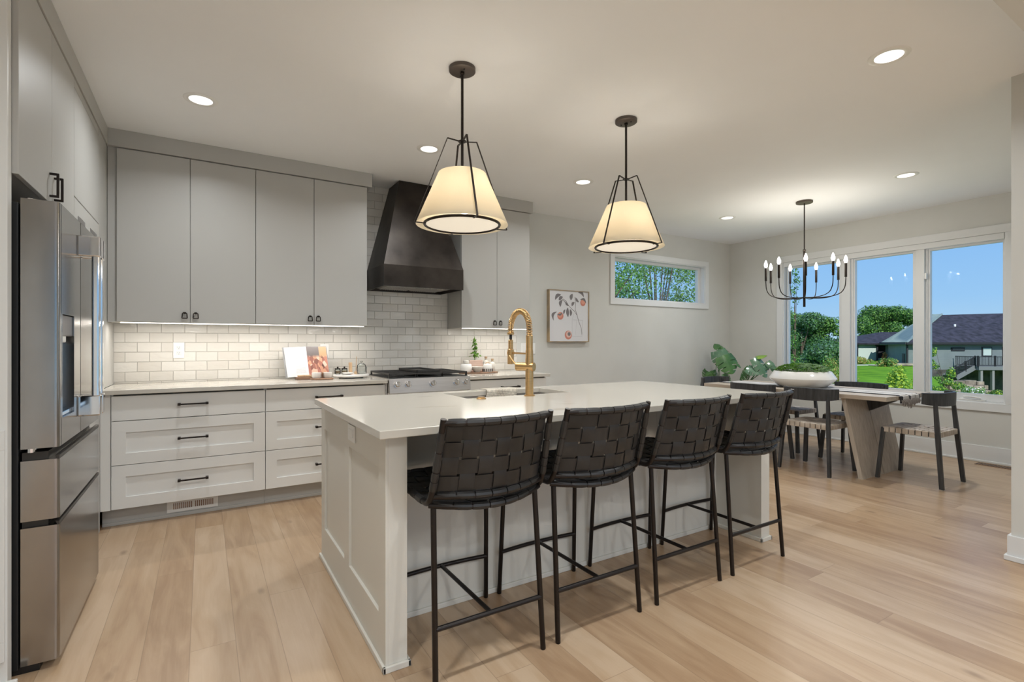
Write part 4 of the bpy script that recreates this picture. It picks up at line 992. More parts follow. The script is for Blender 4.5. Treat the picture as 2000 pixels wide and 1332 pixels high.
def downlight(x, y, label, P=9.0):
    t = thing('recessed_light', (x, y, ZC), label, 'ceiling light', 'recessed ceiling lights')
    bm = B(); lathe(bm, (x, y, 0), [(.062, ZC-.002), (.066, ZC-.006), (.090, ZC-.004), (.094, ZC-.0005)], 40, capb=False, capt=False); obj('trim_ring', bm, M['white'], t, 60)
    bm = B(); lathe(bm, (x, y, ZC-.0035), [(0, 0), (.064, 0), (.064, .002), (0, .002)], 40); obj('lens', bm, M['lens'], t)
    ld = bpy.data.lights.new('downlight', 'AREA'); ld.shape = 'DISK'; ld.size = .12; ld.energy = P*LAMP; ld.color = (.94, .98, 1.0); ld.spread = math.radians(150)
    lo = bpy.data.objects.new('downlight_lamp', ld); COL.objects.link(lo); lo.parent = t; lo.location = (0, 0, -.008)
for x, y, lb in ((1.41, -1.15, 'round recessed ceiling light above the drawers nearest the fridge'), (2.91, -1.15, 'round recessed ceiling light just left of the first pendant, near the hood'),
                 (4.44, -1.15, 'round recessed ceiling light between the two pendants, near the picture wall'), (6.775, -1.01, 'round recessed ceiling light in the far corner by the small window'),
                 (4.48, -3.58, 'large round recessed ceiling light nearest the camera, by the partition wall'), (6.78, -2.80, 'round recessed ceiling light above the near end of the dining table'),
                 (1.41, -3.58, 'round recessed ceiling light in the ceiling beside the fridge'), (2.91, -3.58, 'round recessed ceiling light above the aisle behind the stools'),
                 (1.4, -6.3, 'unseen recessed fill light added in the living room, by the fridge side'), (4.0, -6.9, 'unseen recessed fill light added in the living room, in the middle'),  # living room lights are out of view, added to fill the kitchen from behind
                 (1.6, -7.4, 'unseen recessed fill light added in the living room, by the rear windows'), (4.2, -7.4, 'unseen recessed fill light added in the living room, at the rear middle'), (2.7, -6.6, 'unseen recessed fill light added in the living room, centre of its group'), (6.9, -7.0, 'unseen recessed fill light added in the living room, behind the partition')): downlight(x, y, lb, 20.0 if y < -5 else 8.0 if y > -1.2 else 6.5 if y < -3.5 and x > 4 else 11.0)

# chandelier
HX_, HY_ = 6.854, -1.87
chl = bpy.data.lights.new('candle_bulb', 'POINT'); chl.energy = 1.7*LAMP; chl.shadow_soft_size = .015; chl.color = (1, .92, .80)
t = thing('chandelier', (HX_, HY_, 1.60), 'bronze nine-arm candle chandelier hanging over the dining table', 'chandelier')
bm = B(); lathe(bm, (HX_, HY_, 0), [(0, 2.700), (.078, 2.702), (.080, 2.706), (.080, ZC-.001)], 36); obj('canopy', bm, M['bronze2'], t, 40)
bm = B(); tube(bm, [(HX_, HY_, 2.705), (HX_, HY_, 2.2)], .0055, 10); lathe(bm, (HX_, HY_, 2.19), [(.013, 0), (.015, .003), (.015, .022), (.006, .026)], 16); obj('rod', bm, M['bronze'], t, 40)
bm = B(); lathe(bm, (HX_, HY_, 0), [(0, 1.605), (.012, 1.605), (.012, 2.195), (0, 2.2)], 20); obj('column', bm, M['bronze'], t, 40)
Fv = Vector((.8800, .4733, 0)).normalized(); Rv = Vector((Fv.y, -Fv.x, 0))
for k in range(9):
    a = math.radians(2+40*k); d = Rv*math.sin(a)-Fv*math.cos(a); C0 = Vector((HX_, HY_, 0))
    P = [C0+d*.010+Vector((0, 0, 1.705)), C0+d*.10+Vector((0, 0, 1.698)), C0+d*.19+Vector((0, 0, 1.700)), C0+d*.27+Vector((0, 0, 1.712)), C0+d*.33+Vector((0, 0, 1.742)), C0+d*.360+Vector((0, 0, 1.80)), C0+d*.367+Vector((0, 0, 1.87)), C0+d*.367+Vector((0, 0, 1.90))]
    bm = B(); tube(bm, smoothpath(P, 5), .0045, 8); ar = obj('arm', bm, M['bronze'], t, 60)
    q = C0+d*.367
    bm = B(); lathe(bm, (q.x, q.y, 1.893), [(0, 0), (.0115, 0), (.0115, .140), (.006, .142)], 14); obj('candle_sleeve', bm, M['bronze'], ar, 40)
    bm = B(); lathe(bm, (q.x, q.y, 2.035), [(0, 0), (.010, 0), (.0175, .022), (.018, .035), (.012, .058), (.003, .078), (0, .08)], 14); obj('bulb', bm, M['bulb'], ar, 60)
    lo = bpy.data.objects.new('candle_bulb_light', chl); COL.objects.link(lo); lo.parent = t; lo.location = (q.x-HX_, q.y-HY_, 2.135-1.60)


# ================================================================== COUNTER OBJECTS
# cookbook
t = thing('cookbook', (2.18, -.17, .914), 'open cookbook leaning back on the counter with a food photo page', 'book')
def quad_slab(bm, q, th, mi=0):
    q = [Vector(v_) for v_ in q]; n = (q[1]-q[0]).cross(q[3]-q[0]).normalized(); uv = bm.loops.layers.uv.verify()
    a = [bm.verts.new(v_) for v_ in q]; b_ = [bm.verts.new(v_+n*th) for v_ in q]
    f = bm.faces.new(a[::-1]); f.material_index = 0
    for l, c in zip(f.loops, ((0, 1), (1, 1), (1, 0), (0, 0))): l[uv].uv = c
    f = bm.faces.new(b_); f.material_index = mi
    for l, c in zip(f.loops, ((0, 0), (1, 0), (1, 1), (0, 1))): l[uv].uv = c
    for k in range(4): bm.faces.new((a[k], a[(k+1) % 4], b_[(k+1) % 4], b_[k])).material_index = 0
m = mat('printed_page', (.74, .74, .74), .6); N, L, p = nodes(m); tc = N.new('ShaderNodeTexCoord'); sp = N.new('ShaderNodeSeparateXYZ'); L.new(tc.outputs['UV'], sp.inputs[0])
u_, v_ = sp.outputs[0], sp.outputs[1]
ln = MA(N, L, 'LESS_THAN', MA(N, L, 'FRACT', MA(N, L, 'MULTIPLY', v_, 34.0)), .4)
wn = N.new('ShaderNodeTexNoise'); wn.inputs['Scale'].default_value = 60; L.new(tc.outputs['UV'], wn.inputs['Vector'])
ink = MA(N, L, 'MULTIPLY', ln, MA(N, L, 'MULTIPLY', MA(N, L, 'GREATER_THAN', u_, .42), MA(N, L, 'MULTIPLY', MA(N, L, 'LESS_THAN', u_, .88), MA(N, L, 'MULTIPLY', MA(N, L, 'LESS_THAN', v_, .82), MA(N, L, 'GREATER_THAN', v_, .12)))))
mx = N.new('ShaderNodeMix'); mx.data_type = 'RGBA'; L.new(MA(N, L, 'MULTIPLY', ink, wn.outputs[0]), mx.inputs[0]); mx.inputs[6].default_value = (.60, .60, .61, 1); mx.inputs[7].default_value = (.25, .25, .27, 1); L.new(mx.outputs[2], p.inputs['Base Color']); page = m
m = mat('food_photo', (.3, .15, .1), .4); N, L, p = nodes(m); tc = N.new('ShaderNodeTexCoord'); vo = N.new('ShaderNodeTexVoronoi'); vo.inputs['Scale'].default_value = 7; L.new(tc.outputs['UV'], vo.inputs['Vector'])
sp = N.new('ShaderNodeSeparateXYZ'); L.new(vo.outputs['Color'], sp.inputs[0]); cr = N.new('ShaderNodeValToRGB'); e = cr.color_ramp.elements; e[0].color = (.10, .04, .03, 1); e[1].color = (.62, .45, .36, 1); q = e.new(.45); q.color = (.38, .15, .11, 1); q = e.new(.75); q.color = (.50, .26, .16, 1); L.new(sp.outputs[0], cr.inputs[0])
s2 = N.new('ShaderNodeSeparateXYZ'); L.new(tc.outputs['UV'], s2.inputs[0]); tp = N.new('ShaderNodeMapRange'); tp.inputs[1].default_value = .62; tp.inputs[2].default_value = .72; L.new(s2.outputs[1], tp.inputs[0])
rt = N.new('ShaderNodeMix'); rt.data_type = 'RGBA'; L.new(MA(N, L, 'GREATER_THAN', s2.outputs[0], .62), rt.inputs[0]); rt.inputs[6].default_value = (.13, .11, .11, 1); rt.inputs[7].default_value = (.45, .28, .15, 1)
mx = N.new('ShaderNodeMix'); mx.data_type = 'RGBA'; L.new(tp.outputs[0], mx.inputs[0]); L.new(cr.outputs[0], mx.inputs[6]); L.new(rt.outputs[2], mx.inputs[7]); L.new(mx.outputs[2], p.inputs['Base Color'])
bm = B(); quad_slab(bm, [(2.027, -.215, .932), (2.200, -.200, .936), (2.187, -.103, 1.188), (2.006, -.118, 1.180)], .007, 1); obj('page', bm, [M['white'], page], t)
bm = B(); quad_slab(bm, [(2.201, -.200, .936), (2.362, -.225, .938), (2.348, -.128, 1.188), (2.188, -.103, 1.188)], .007, 1); obj('page', bm, [M['white'], m], t, label='page with a photo of food')
bm = B(); quad_slab(bm, [(2.015, -.205, .926), (2.195, -.188, .930), (2.182, -.090, 1.192), (1.996, -.108, 1.184)], .004); quad_slab(bm, [(2.195, -.188, .930), (2.372, -.215, .930), (2.356, -.116, 1.192), (2.182, -.090, 1.192)], .004)
obj('cover', bm, mat('grey_cover', (.33, .33, .34), .6), t)
# two small wooden blocks as a stand
bm = B(); box(bm, 2.09, 2.215, -.30, -.17, .9145, .936, .003); solo('wooden_block', (2.15, -.25, .9145), bm, M['wood'], 'dark brown flat wooden block under the cookbook', 'wooden block')
bm = B(); box(bm, 2.10, 2.205, -.285, -.232, .9365, .952, .003); solo('wooden_block', (2.15, -.26, .9365), bm, M['lwood'], 'light wooden block lying on the dark block by the cookbook', 'wooden block')
bm = B(); lathe(bm, (2.283, -.31, .9145), [(0, 0), (.092, 0), (.095, .004), (.095, .008), (.090, .011), (0, .011)], 40); solo('serving_board', (2.283, -.31, .9145), bm, M['wood'], 'small dark round wooden board holding two white cups', 'serving board', smooth=40)
for x, lb in ((2.240, 'white handleless cup on the dark board, nearer the fridge'), (2.328, 'white handleless cup on the dark board, nearer the stove')):
    bm = B(); lathe(bm, (x, -.31, .9258), [(0, 0), (.030, 0), (.038, .010), (.039, .046), (.036, .047), (.035, .012), (0, .008)], 28); solo('cup', (x, -.31, .9258), bm, M['ceramic'], lb, 'cup', 'white cups beside the cookbook', smooth=40)
bm = B(); tube(bm, [(2.284, -.33, .9258), (2.284, -.33, .974)], .007, 10); solo('wooden_peg', (2.284, -.33, .9258), bm, M['wood'], 'dark wooden peg standing between the two white cups', 'peg')
T_ = (2.545, -.24, .9145)
bm = B(); lathe(bm, T_, [(0, 0), (.10, 0), (.105, .006), (.105, .012), (.150, .014), (.155, .018), (.155, .030), (.151, .033), (0, .033)], 56); solo('turntable_tray', T_, bm, M['ceramic'], 'round white turntable tray between the cookbook and the stove', 'tray', smooth=35)
for x, lb in ((2.432, 'small glass jar with dark knob on the white turntable, closest to the cookbook'), (2.490, 'small glass jar with dark knob on the white turntable, beside its twin')):
    z = T_[2]+.0335; t = thing('spice_jar', (x, -.22, z), lb, 'jar', 'small knobbed glass jars')
    bm = B(); lathe(bm, (x, -.22, z), [(.020, 0), (.026, .006), (.026, .040), (.022, .044), (.020, .044), (.023, .038), (.023, .008), (0, .006)], 24); obj('glass', bm, M['jar'], t, 40)
    bm = B(); lathe(bm, (x, -.22, z), [(0, .008), (.0215, .008), (.0215, .028), (0, .030)], 20); obj('contents', bm, M['cork'], t)
    bm = B(); lathe(bm, (x, -.22, z), [(0, .044), (.025, .044), (.025, .052), (0, .053)], 24); lathe(bm, (x, -.22, z+.053), [(.004, 0), (.009, .008), (.006, .014), (0, .015)], 14); obj('lid', bm, M['bronze'], t, 40)
z = T_[2]+.0335
bm = B(); lathe(bm, (2.500, -.295, z), [(0, 0), (.022, 0), (.046, .012), (.048, .016), (.044, .015), (.02, .005), (0, .004)], 32); solo('dish', (2.500, -.295, z), bm, M['ceramic'], 'small shallow white dish at the front of the white turntable', 'dish', smooth=50)
bm = B(); box(bm, 2.543, 2.573, -.17, -.155, z, z+.10, .003); bmesh.ops.rotate(bm, cent=(2.558, -.16, z), matrix=Matrix.Rotation(-.08, 3, 'X'), verts=bm.verts); solo('cutting_board', (2.558, -.16, z), bm, M['lwood'], 'narrow light wooden board standing on the white turntable', 'board')
bm = B(); tube(bm, [(2.582, -.25, z), (2.582, -.25, z+.022)], [.014, .012], 14); tube(bm, [(2.582, -.25, z+.02), (2.590, -.243, z+.155)], [.003, .0022], 8); solo('honey_dipper', (2.582, -.25, z), bm, M['lwood'], 'thin wooden dipper standing upright on the white turntable', 'dipper', smooth=50)
t = thing('glass_cloche', (2.636, -.24, z), 'clear glass dome with a knob on the white turntable by the stove', 'glass dome')
bm = B(); lathe(bm, (2.636, -.24, z), [(.042, 0), (.042, .055), (.036, .078), (.02, .092), (.004, .095), (.0, .095)], 32, capb=False); obj('dome', bm, M['jar'], t, 60)
bm = B(); lathe(bm, (2.636, -.24, z+.095), [(.004, 0), (.010, .010), (.007, .018), (0, .02)], 16); obj('knob', bm, M['jar'], t, 60)
bm = B(); lathe(bm, (2.636, -.24, z), [(0, .001), (.036, .001), (.036, .016), (0, .018)], 24); obj('contents', bm, M['ceramic'], t)

# right-hand tray
RZ = .9145
bm = B(); lathe(bm, (0, 0, 0), [(0, 0), (.150, 0), (.155, .004), (.155, .008), (.150, .011), (0, .011)], 48)
bmesh.ops.scale(bm, vec=(1.42, .85, 1), verts=bm.verts); bmesh.ops.translate(bm, vec=(3.842, -.20, RZ), verts=bm.verts); solo('wooden_tray', (3.842, -.20, RZ), bm, M['wood'], 'oval brown wooden tray of jars beyond the stove', 'tray', smooth=40)
z = RZ+.0115
t = thing('storage_jar', (3.690, -.22, z), 'white ceramic jar with a round grey lid at the stove end of the wooden tray', 'jar')
bm = B(); lathe(bm, (3.690, -.22, z), [(0, 0), (.045, 0), (.058, .02), (.060, .05), (.052, .083), (.048, .086), (0, .086)], 36); obj('body', bm, M['stone2'] if 'stone2' in M else M['ceramic'], t, 50)
bm = B(); lathe(bm, (3.690, -.22, z+.0865), [(.026, 0), (.032, .004), (.033, .020), (.024, .036), (.0, .040)], 28); obj('lid', bm, M['stone'], t, 50)
bm = B(); box(bm, 3.770, 3.925, -.150, -.138, z, z+.120, .004); bmesh.ops.rotate(bm, cent=(3.84, -.145, z), matrix=Matrix.Rotation(-.10, 3, 'X'), verts=bm.verts); solo('cheese_board', (3.847, -.145, z), bm, M['pink'], 'pale pinkish wooden board standing behind the bowl on the wooden tray', 'board')
bm = B(); lathe(bm, (3.800, -.245, z), [(.0, .0), (.026, 0), (.034, .010), (.058, .036), (.063, .054), (.059, .056), (.052, .040), (.02, .014), (0, .012)], 36); solo('mortar_bowl', (3.800, -.245, z), bm, M['stone'], 'grey stone bowl at the front of the wooden tray', 'bowl', smooth=50)
t = thing('sugar_jar', (3.920, -.25, z), 'small white pot with dark vertical stripes on the wooden tray', 'pot')
bm = B(); lathe(bm, (3.920, -.25, z), [(0, 0), (.044, 0), (.048, .008), (.048, .062), (.042, .078), (.020, .084), (0, .084)], 36)
for k in range(14):
    a = 2*PI*k/14; box(bm, 3.920+.0483*math.cos(a)-.0035, 3.920+.0483*math.cos(a)+.0035, -.25+.0483*math.sin(a)-.0035, -.25+.0483*math.sin(a)+.0035, z+.006, z+.034, 0, 1)
obj('body', bm, [M['ceramic'], M['bronze']], t, 40)
bm = B(); tube(bm, arc((3.920, -.25, z+.078), .022, 0, PI, 12, (1, 0, 0), (0, 0, 1)), .004, 8); obj('loop_handle', bm, M['lwood'], t, 60)
for x, y, h, lb in ((3.972, -.12, .150, 'taller pale bottle with cork stopper behind the striped pot'), (4.022, -.17, .125, 'shorter pale bottle with cork stopper at the far end of the wooden tray')):
    t = thing('cork_bottle', (x, y, z), lb, 'bottle', 'cork-stoppered bottles')
    bm = B(); lathe(bm, (x, y, z), [(0, 0), (.026, 0), (.030, .005), (.030, h*.62), (.024, h*.72), (.013, h*.78), (.013, h*.88), (0, h*.88)], 26); obj('body', bm, M['stone'], t, 50)
    bm = B(); lathe(bm, (x, y, z+h*.881), [(.011, 0), (.014, .006), (.015, .022), (0, .023)], 14); obj('stopper', bm, M['cork'], t, 50)
# basil
random.seed(5)
t = thing('basil_plant', (3.850, -.095, z), 'bright green leafy herb in a small pot behind the board on the wooden tray', 'potted plant')
bm = B(); lathe(bm, (3.850, -.095, z), [(0, 0), (.030, 0), (.040, .09), (.042, .10), (.038, .10), (.036, .09), (0, .088)], 24); obj('pot', bm, M['ceramic'], t, 40)
bm = B(); st = smoothpath([(3.85, -.095, z+.09), (3.845, -.097, z+.2), (3.852, -.10, z+.29), (3.846, -.10, z+.365)], 8); tube(bm, st, .0025, 6)
tube(bm, smoothpath([(3.85, -.095, z+.09), (3.87, -.1, z+.15), (3.895, -.105, z+.18)], 5), .002, 5); obj('stem', bm, M['l_light'], t)
bm = B()
for k in range(34):
    i = int(6+(len(st)-7)*k/34); c = st[i]; a = k*2.4; tl = random.uniform(-1.1, -.1); d = Vector((math.cos(a)*math.cos(tl), math.sin(a)*math.cos(tl), math.sin(tl))); s = random.uniform(.034, .052)*(1.15-.4*k/34)
    P0 = c+d*.006; sd_ = Vector((-math.sin(a), math.cos(a), 0)); up_ = d.cross(sd_)
    q = [P0, P0+d*s*.35+sd_*s*.34, P0+d*s*.75+sd_*s*.28, P0+d*s*1.1-up_*s*.1, P0+d*s*.75-sd_*s*.28, P0+d*s*.35-sd_*s*.34]; bm.faces.new([bm.verts.new(v_) for v_ in q])
for k in range(8):
    c = Vector((3.89, -.105, z+.17))+Vector((random.uniform(-.02, .02), random.uniform(-.02, .02), random.uniform(-.02, .02))); leafq(bm, c, Vector((random.uniform(-1, 1), -1, 1)), .03, 0, .7)
bmesh.ops.solidify(bm, geom=bm.faces[:], thickness=.0006); obj('foliage', bm, M['l_light'], t)

# ================================================================== PICTURE ON THE WALL
AX0, AX1, AZ0, AZ1 = 4.845, 5.448, 1.235, 1.850
t = thing('framed_picture', ((AX0+AX1)/2, -.03, (AZ0+AZ1)/2), 'framed canvas of peach branches in a glass vase on the bare wall', 'picture')
bm = B(); fw = .010
for q in ((AX0, AX1, AZ1-fw, AZ1), (AX0, AX1, AZ0, AZ0+fw), (AX0, AX0+fw, AZ0+fw, AZ1-fw), (AX1-fw, AX1, AZ0+fw, AZ1-fw)): box(bm, q[0], q[1], -.050, -.001, q[2], q[3], .001)
obj('picture_frame', bm, noisy(mat('oak_frame', (.42, .30, .17), .5), (.24, .20, .15), (.46, .33, .19), 6), t)
cols = [(.70, .70, .72), (.20, .185, .19), (.60, .23, .17), (.72, .34, .25), (.09, .07, .07), (.50, .50, .52), (.74, .50, .44)]
pm = [mat('paint_%d' % i, c, .8) for i, c in enumerate(cols)]
bm = B(); box(bm, AX0+fw, AX1-fw, -.040, -.004, AZ0+fw, AZ1-fw)
W_, H_ = AX1-AX0, AZ1-AZ0; yy = [-.0403]
def poly(pts, mi):
    yy[0] -= .00004; f = bm.faces.new([bm.verts.new((AX0+u*W_, yy[0], AZ1-v*H_)) for u, v in pts]); f.material_index = mi
def pleaf(u0, v0, u1, v1, w_, bend=.25, mi=1):
    A, D = Vector((u0, v0)), Vector((u1, v1)); d = D-A; n = Vector((-d.y, d.x)).normalized(); l_ = d.length; L_s, R_s = [], []
    for k in range(9):
        s = k/8; c = A+d*s+n*(bend*l_*math.sin(PI*s)); ww = w_*math.sin(PI*s)**.8; L_s.append(c+n*ww); R_s.append(c-n*ww)
    poly([tuple(x) for x in L_s+R_s[::-1][1:-1]], mi)
def pdisc(u, v, r, mi): poly([(u+r*math.cos(2*PI*k/22), v+r*.97*math.sin(2*PI*k/22)) for k in range(22)], mi)
def pline(P, w_, mi=4):
    P = [Vector(p) for p in P]
    for a, b_ in zip(P, P[1:]): n = Vector((-(b_-a).y, (b_-a).x)).normalized()*w_; poly([tuple(a+n), tuple(b_+n), tuple(b_-n), tuple(a-n)], mi)
pline([(.57, .56), (.60, .50), (.62, .44)], .003, 5); pline([(.32, .18), (.47, .28), (.55, .35), (.63, .40), (.70, .48), (.74, .60), (.80, .72), (.82, .86)], .0045)
pline([(.64, .12), (.66, .26), (.65, .36), (.70, .48)], .004); pline([(.34, .17), (.42, .21), (.47, .28)], .004)
pline([(.57, .57), (.57, .89), (.82, .89), (.84, .57)], .003, 5); pline([(.57, .57), (.84, .57)], .003, 5); pline([(.68, .58), (.66, .86)], .002, 5)
pleaf(.30, .09, .15, .20, .035, .2); pleaf(.34, .13, .24, .20, .035, .1, 1); pleaf(.33, .19, .28, .33, .035, .2); pleaf(.58, .06, .54, .19, .038, .1); pleaf(.63, .22, .56, .30, .030, .1)
pleaf(.72, .03, .87, .12, .03, -.25); pleaf(.66, .13, .74, .22, .025, .1); pleaf(.20, .42, .12, .60, .03, .35); pleaf(.46, .33, .47, .52, .035, .05); pleaf(.52, .36, .53, .50, .03, -.1); pleaf(.40, .37, .36, .47, .022, .1); pleaf(.40, .22, .48, .30, .02, .1)
pdisc(.28, .50, .075, 2); pdisc(.27, .485, .055, 3); pdisc(.845, .225, .068, 2); pdisc(.85, .21, .048, 3); pleaf(.77, .17, .93, .24, .025, -.3); pleaf(.20, .47, .33, .43, .02, .2)
pdisc(.475, .865, .088, 2); pdisc(.485, .85, .066, 6); pdisc(.495, .845, .038, 1)
obj('canvas', bm, pm, t)
# ================================================================== OUTSIDE
def ext(Lx, D, z): return Vector((CAMP.x+Lx*math.cos(YAW)+D*math.sin(YAW), CAMP.y-Lx*math.sin(YAW)+D*math.cos(YAW), z))
def xbox(bm, l0, l1, d0, d1, z0, z1, mi=0):
    q = [(l0, d0), (l1, d0), (l1, d1), (l0, d1)]
    hull(bm, [ext(a, b_, z0) for a, b_ in q], [ext(a, b_, z1) for a, b_ in q], mi)
def gz(l, d):
    """height of the garden ground"""
    k = max(0.0, min(1.0, (l-(.80*d+.6))/3.0)); k = k*k*(3-2*k)
    right = -.98-max(0, d-18)*.097
    left = -.98+max(0, min(d, 48)-18)*.004
    e_ = max(0.0, min(1.0, ((.665*d-.5)-l)/4.0)); left -= e_*.9
    return left*(1-k)+max(right, -4.1)*k
M['grass'] = noisy(mat('mown_grass', (.1, .3, .03), .9), (.07, .20, .008), (.19, .38, .022), .9, 8, bump=.5, lo=.3, hi=.7, bdist=.05)
M['siding'] = noisy(mat('grey_siding', (.2, .24, .25), .8), (.185, .225, .235), (.215, .255, .265), 1)
N, L, p = nodes(M['siding']); wv = N.new('ShaderNodeTexCoord'); s3 = N.new('ShaderNodeSeparateXYZ'); L.new(wv.outputs['Object'], s3.inputs[0])
bp_ = N.new('ShaderNodeBump'); bp_.inputs['Distance'].default_value = .03; L.new(MA(N, L, 'FRACT', MA(N, L, 'MULTIPLY', s3.outputs[2], 5.2)), bp_.inputs['Height']); L.new(bp_.outputs[0], p.inputs['Normal'])
M['shingle'] = noisy(mat('dark_shingles', (.06, .06, .08), .9), (.014, .014, .022), (.046, .043, .066), 2.2, 9)
M['seam'] = noisy(mat('standing_seam_roof', (.3, .4, .38), .85), (.17, .235, .23), (.21, .275, .27), 1)
M['mint'] = mat('pale_siding', (.50, .58, .54), .8); M['rock'] = noisy(mat('retaining_stone', (.3, .25, .2), .9), (.17, .14, .11), (.46, .39, .31), 1.4)
M['postw'] = mat('weathered_post', (.24, .24, .24), .9); M['concrete'] = mat('concrete', (.55, .54, .52), .9); M['dtrim'] = mat('black_trim', (.02, .02, .025), .6); M['gwood'] = mat('grey_deck_wood', (.17, .18, .19), .8)
M['wglass'] = mat('dark_window', (.03, .035, .04), .15); M['blind'] = mat('pale_blind', (.45, .55, .52), .7)
# ground
bm = B(); nl, nd = 90, 60; G = []
for j in range(nd+1):
    d = 7.5+ (j/nd)**1.6*95; row = []
    for i in range(nl+1):
        l = -14+110*i/nl; row.append(bm.verts.new(ext(l, d, gz(l, d))))
    G.append(row)
for j in range(nd):
    for i in range(nl): bm.faces.new((G[j][i], G[j][i+1], G[j+1][i+1], G[j+1][i]))
M['grass'].node_tree.nodes['Principled BSDF'].inputs['Specular IOR Level'].default_value = .1
struct('ground', bm, M['grass'], None, 60)
# neighbour's house, main block
DF = 50.0
t = thing('neighbour_house', ext(46, 53, -3.9), 'long grey house with a dark shingle roof and pale metal hip, behind the raised deck', 'house')
bm = B()
q = [(39.35, DF), (62, DF), (62, DF+12), (43.6, DF+8)]
hull(bm, [ext(a, b_, -4.2) for a, b_ in q], [ext(a, b_, 1.22) for a, b_ in q]); obj('wall', bm, M['siding'], t)
bm = B(); q = [(39.3, DF-.05), (62, DF-.05), (62, DF+.3), (39.5, DF+.3)]; hull(bm, [ext(a, b_, -4.3) for a, b_ in q], [ext(a, b_, -1.42) for a, b_ in q]); bmesh.ops.recalc_face_normals(bm, faces=bm.faces); obj('stone_base', bm, noisy(mat('dark_stone', (.07, .07, .07), .9), (.04, .04, .042), (.10, .095, .09), 2), t)
ridge0, ridge1 = ext(46.6, DF+6, 4.32), ext(62, DF+6, 4.7)
e0, e1, e2, e3 = ext(38.9, DF-.6, 1.20), ext(62, DF-.6, 1.20), ext(62, DF+12.6, 1.20), ext(43.0, DF+8.5, 1.20)
rs = ext(48.05, DF+6, 4.35)
def slab(bm, P, th=.18, mi=0):
    P = [Vector(p_) for p_ in P]; n = (P[1]-P[0]).cross(P[2]-P[0]).normalized()
    if n.z < 0: n = -n
    hull(bm, [p_-n*th for p_ in P], P, mi); bmesh.ops.recalc_face_normals(bm, faces=bm.faces)
bm = B(); slab(bm, [e0, e1, ridge1, rs]); slab(bm, [e2, e3, ridge0, ridge1]); obj('shingle_roof', bm, M['shingle'], t)
bm = B(); slab(bm, [e0+Vector((0, 0, .02)), rs+Vector((0, 0, .02)), ridge0+Vector((0, 0, .02)), e3])
for k in range(1, 26):
    s = k/26; a = e0.lerp(e3, s); b_ = rs.lerp(ridge0, min(1, s*1.0)); tube(bm, [a+Vector((0, 0, .05)), b_+Vector((0, 0, .07))], .035, 4)
tube(bm, [e0+Vector((0, 0, .05)), rs+Vector((0, 0, .07))], .11, 6)
obj('metal_hip_roof', bm, M['seam'], t)
bm = B(); bar(bm, e0+Vector((0, 0, -.02)), e1+Vector((0, 0, -.02)), .16, .22, up=(0, 0, 1)); bar(bm, e0, e3, .16, .22, up=(0, 0, 1)); obj('gutter', bm, M['dtrim'], t)
bm = B(); a = ext(39.35, DF-.12, 1.0); tube(bm, [e0+Vector((.2, 0, 0)), a, ext(39.35, DF-.12, -2.4)], .10, 8); obj('downpipe', bm, M['dtrim'], t)
def xwin(name, l0, l1, z0, z1, m_, lab=None, fr=.10):
    bm = B(); xbox(bm, l0, l1, DF-.06, DF+.05, z0, z1); o = obj(name, bm, M['dtrim'], t, label=lab); bm = B(); xbox(bm, l0+fr, l1-fr, DF-.09, DF-.055, z0+fr, z1-fr)
    obj('window_pane', bm, m_, o); return o
xwin('window', 43.8, 45.15, .42, .78, M['wglass'], 'long narrow dark window'); xwin('window', 46.85, 47.85, -.12, .84, M['blind'], 'square window with pale blind'); xwin('window', 48.9, 50.6, -1.2, .84, M['wglass'])
bm = B(); xbox(bm, 49.0, 50.2, DF-.10, DF+.05, -3.9, -1.7); obj('basement_door', bm, M['dtrim'], t)
bm = B(); q = [(40.0+.0, DF+1.1), (40.55, DF+2.1)]; a, b_ = ext(39.62, DF+.35, 0), ext(40.1, DF+1.3, 0); n_ = Vector((-(b_-a).y, (b_-a).x, 0)).normalized()*.12
c_ = [a-n_, b_-n_, b_+n_, a+n_]; hull(bm, [Vector((v.x, v.y, -1.9)) for v in c_], [Vector((v.x, v.y, .15)) for v in c_]); obj('side_door', bm, M['dtrim'], t)
bm = B(); lathe(bm, ext(46.85, DF+3.0, 2.75), [(.10, 0), (.10, .45), (0, .47)], 12); obj('vent_pipe', bm, M['white'], t)
# left wing
t = thing('neighbour_garage', ext(41, 60, -1), 'low pale green house wing with a dark roof and dark opening beyond the lawn', 'house')
D2 = 60.0
bm = B(); xbox(bm, 41.3, 43.8, D2, D2+8, -1.3, 1.15); xbox(bm, 45.1, 45.5, D2, D2+8, -1.3, 1.15); xbox(bm, 43.8, 45.1, D2, D2+8, .95, 1.15); xbox(bm, 43.8, 45.1, D2+3, D2+8, -1.3, .95); xbox(bm, 43.8, 45.1, D2, D2+3, -1.3, -.6); obj('wall', bm, M['mint'], t)
bm = B(); xbox(bm, 43.8, 45.1, D2+.5, D2+.6, -.6, .9); obj('opening_shade', bm, M['dtrim'], t)  # black sheet standing in for the shade inside the opening
a = [ext(40.7, D2-.6, 1.2), ext(47.5, D2-.6, 1.2), ext(47.5, D2+8.6, 1.2), ext(40.9, D2+8.6, 1.2)]; r0, r1 = ext(47.2, D2+4, 2.62), ext(50.5, D2+4, 2.62)
bm = B(); slab(bm, [a[0], a[1], r1, r0]); slab(bm, [a[3], a[0], r0]); slab(bm, [a[2], a[3], r0, r1]); obj('roof', bm, M['shingle'], t)
bm = B(); tube(bm, [ext(43.3, D2-.3, 1.1), ext(43.7, D2-.1, .8), ext(43.7, D2-.1, -1.2)], .10, 8); tube(bm, [ext(41.35, D2-.1, 1.1), ext(41.35, D2-.1, -1.2)], .09, 8); obj('downpipe', bm, M['dtrim'], t)
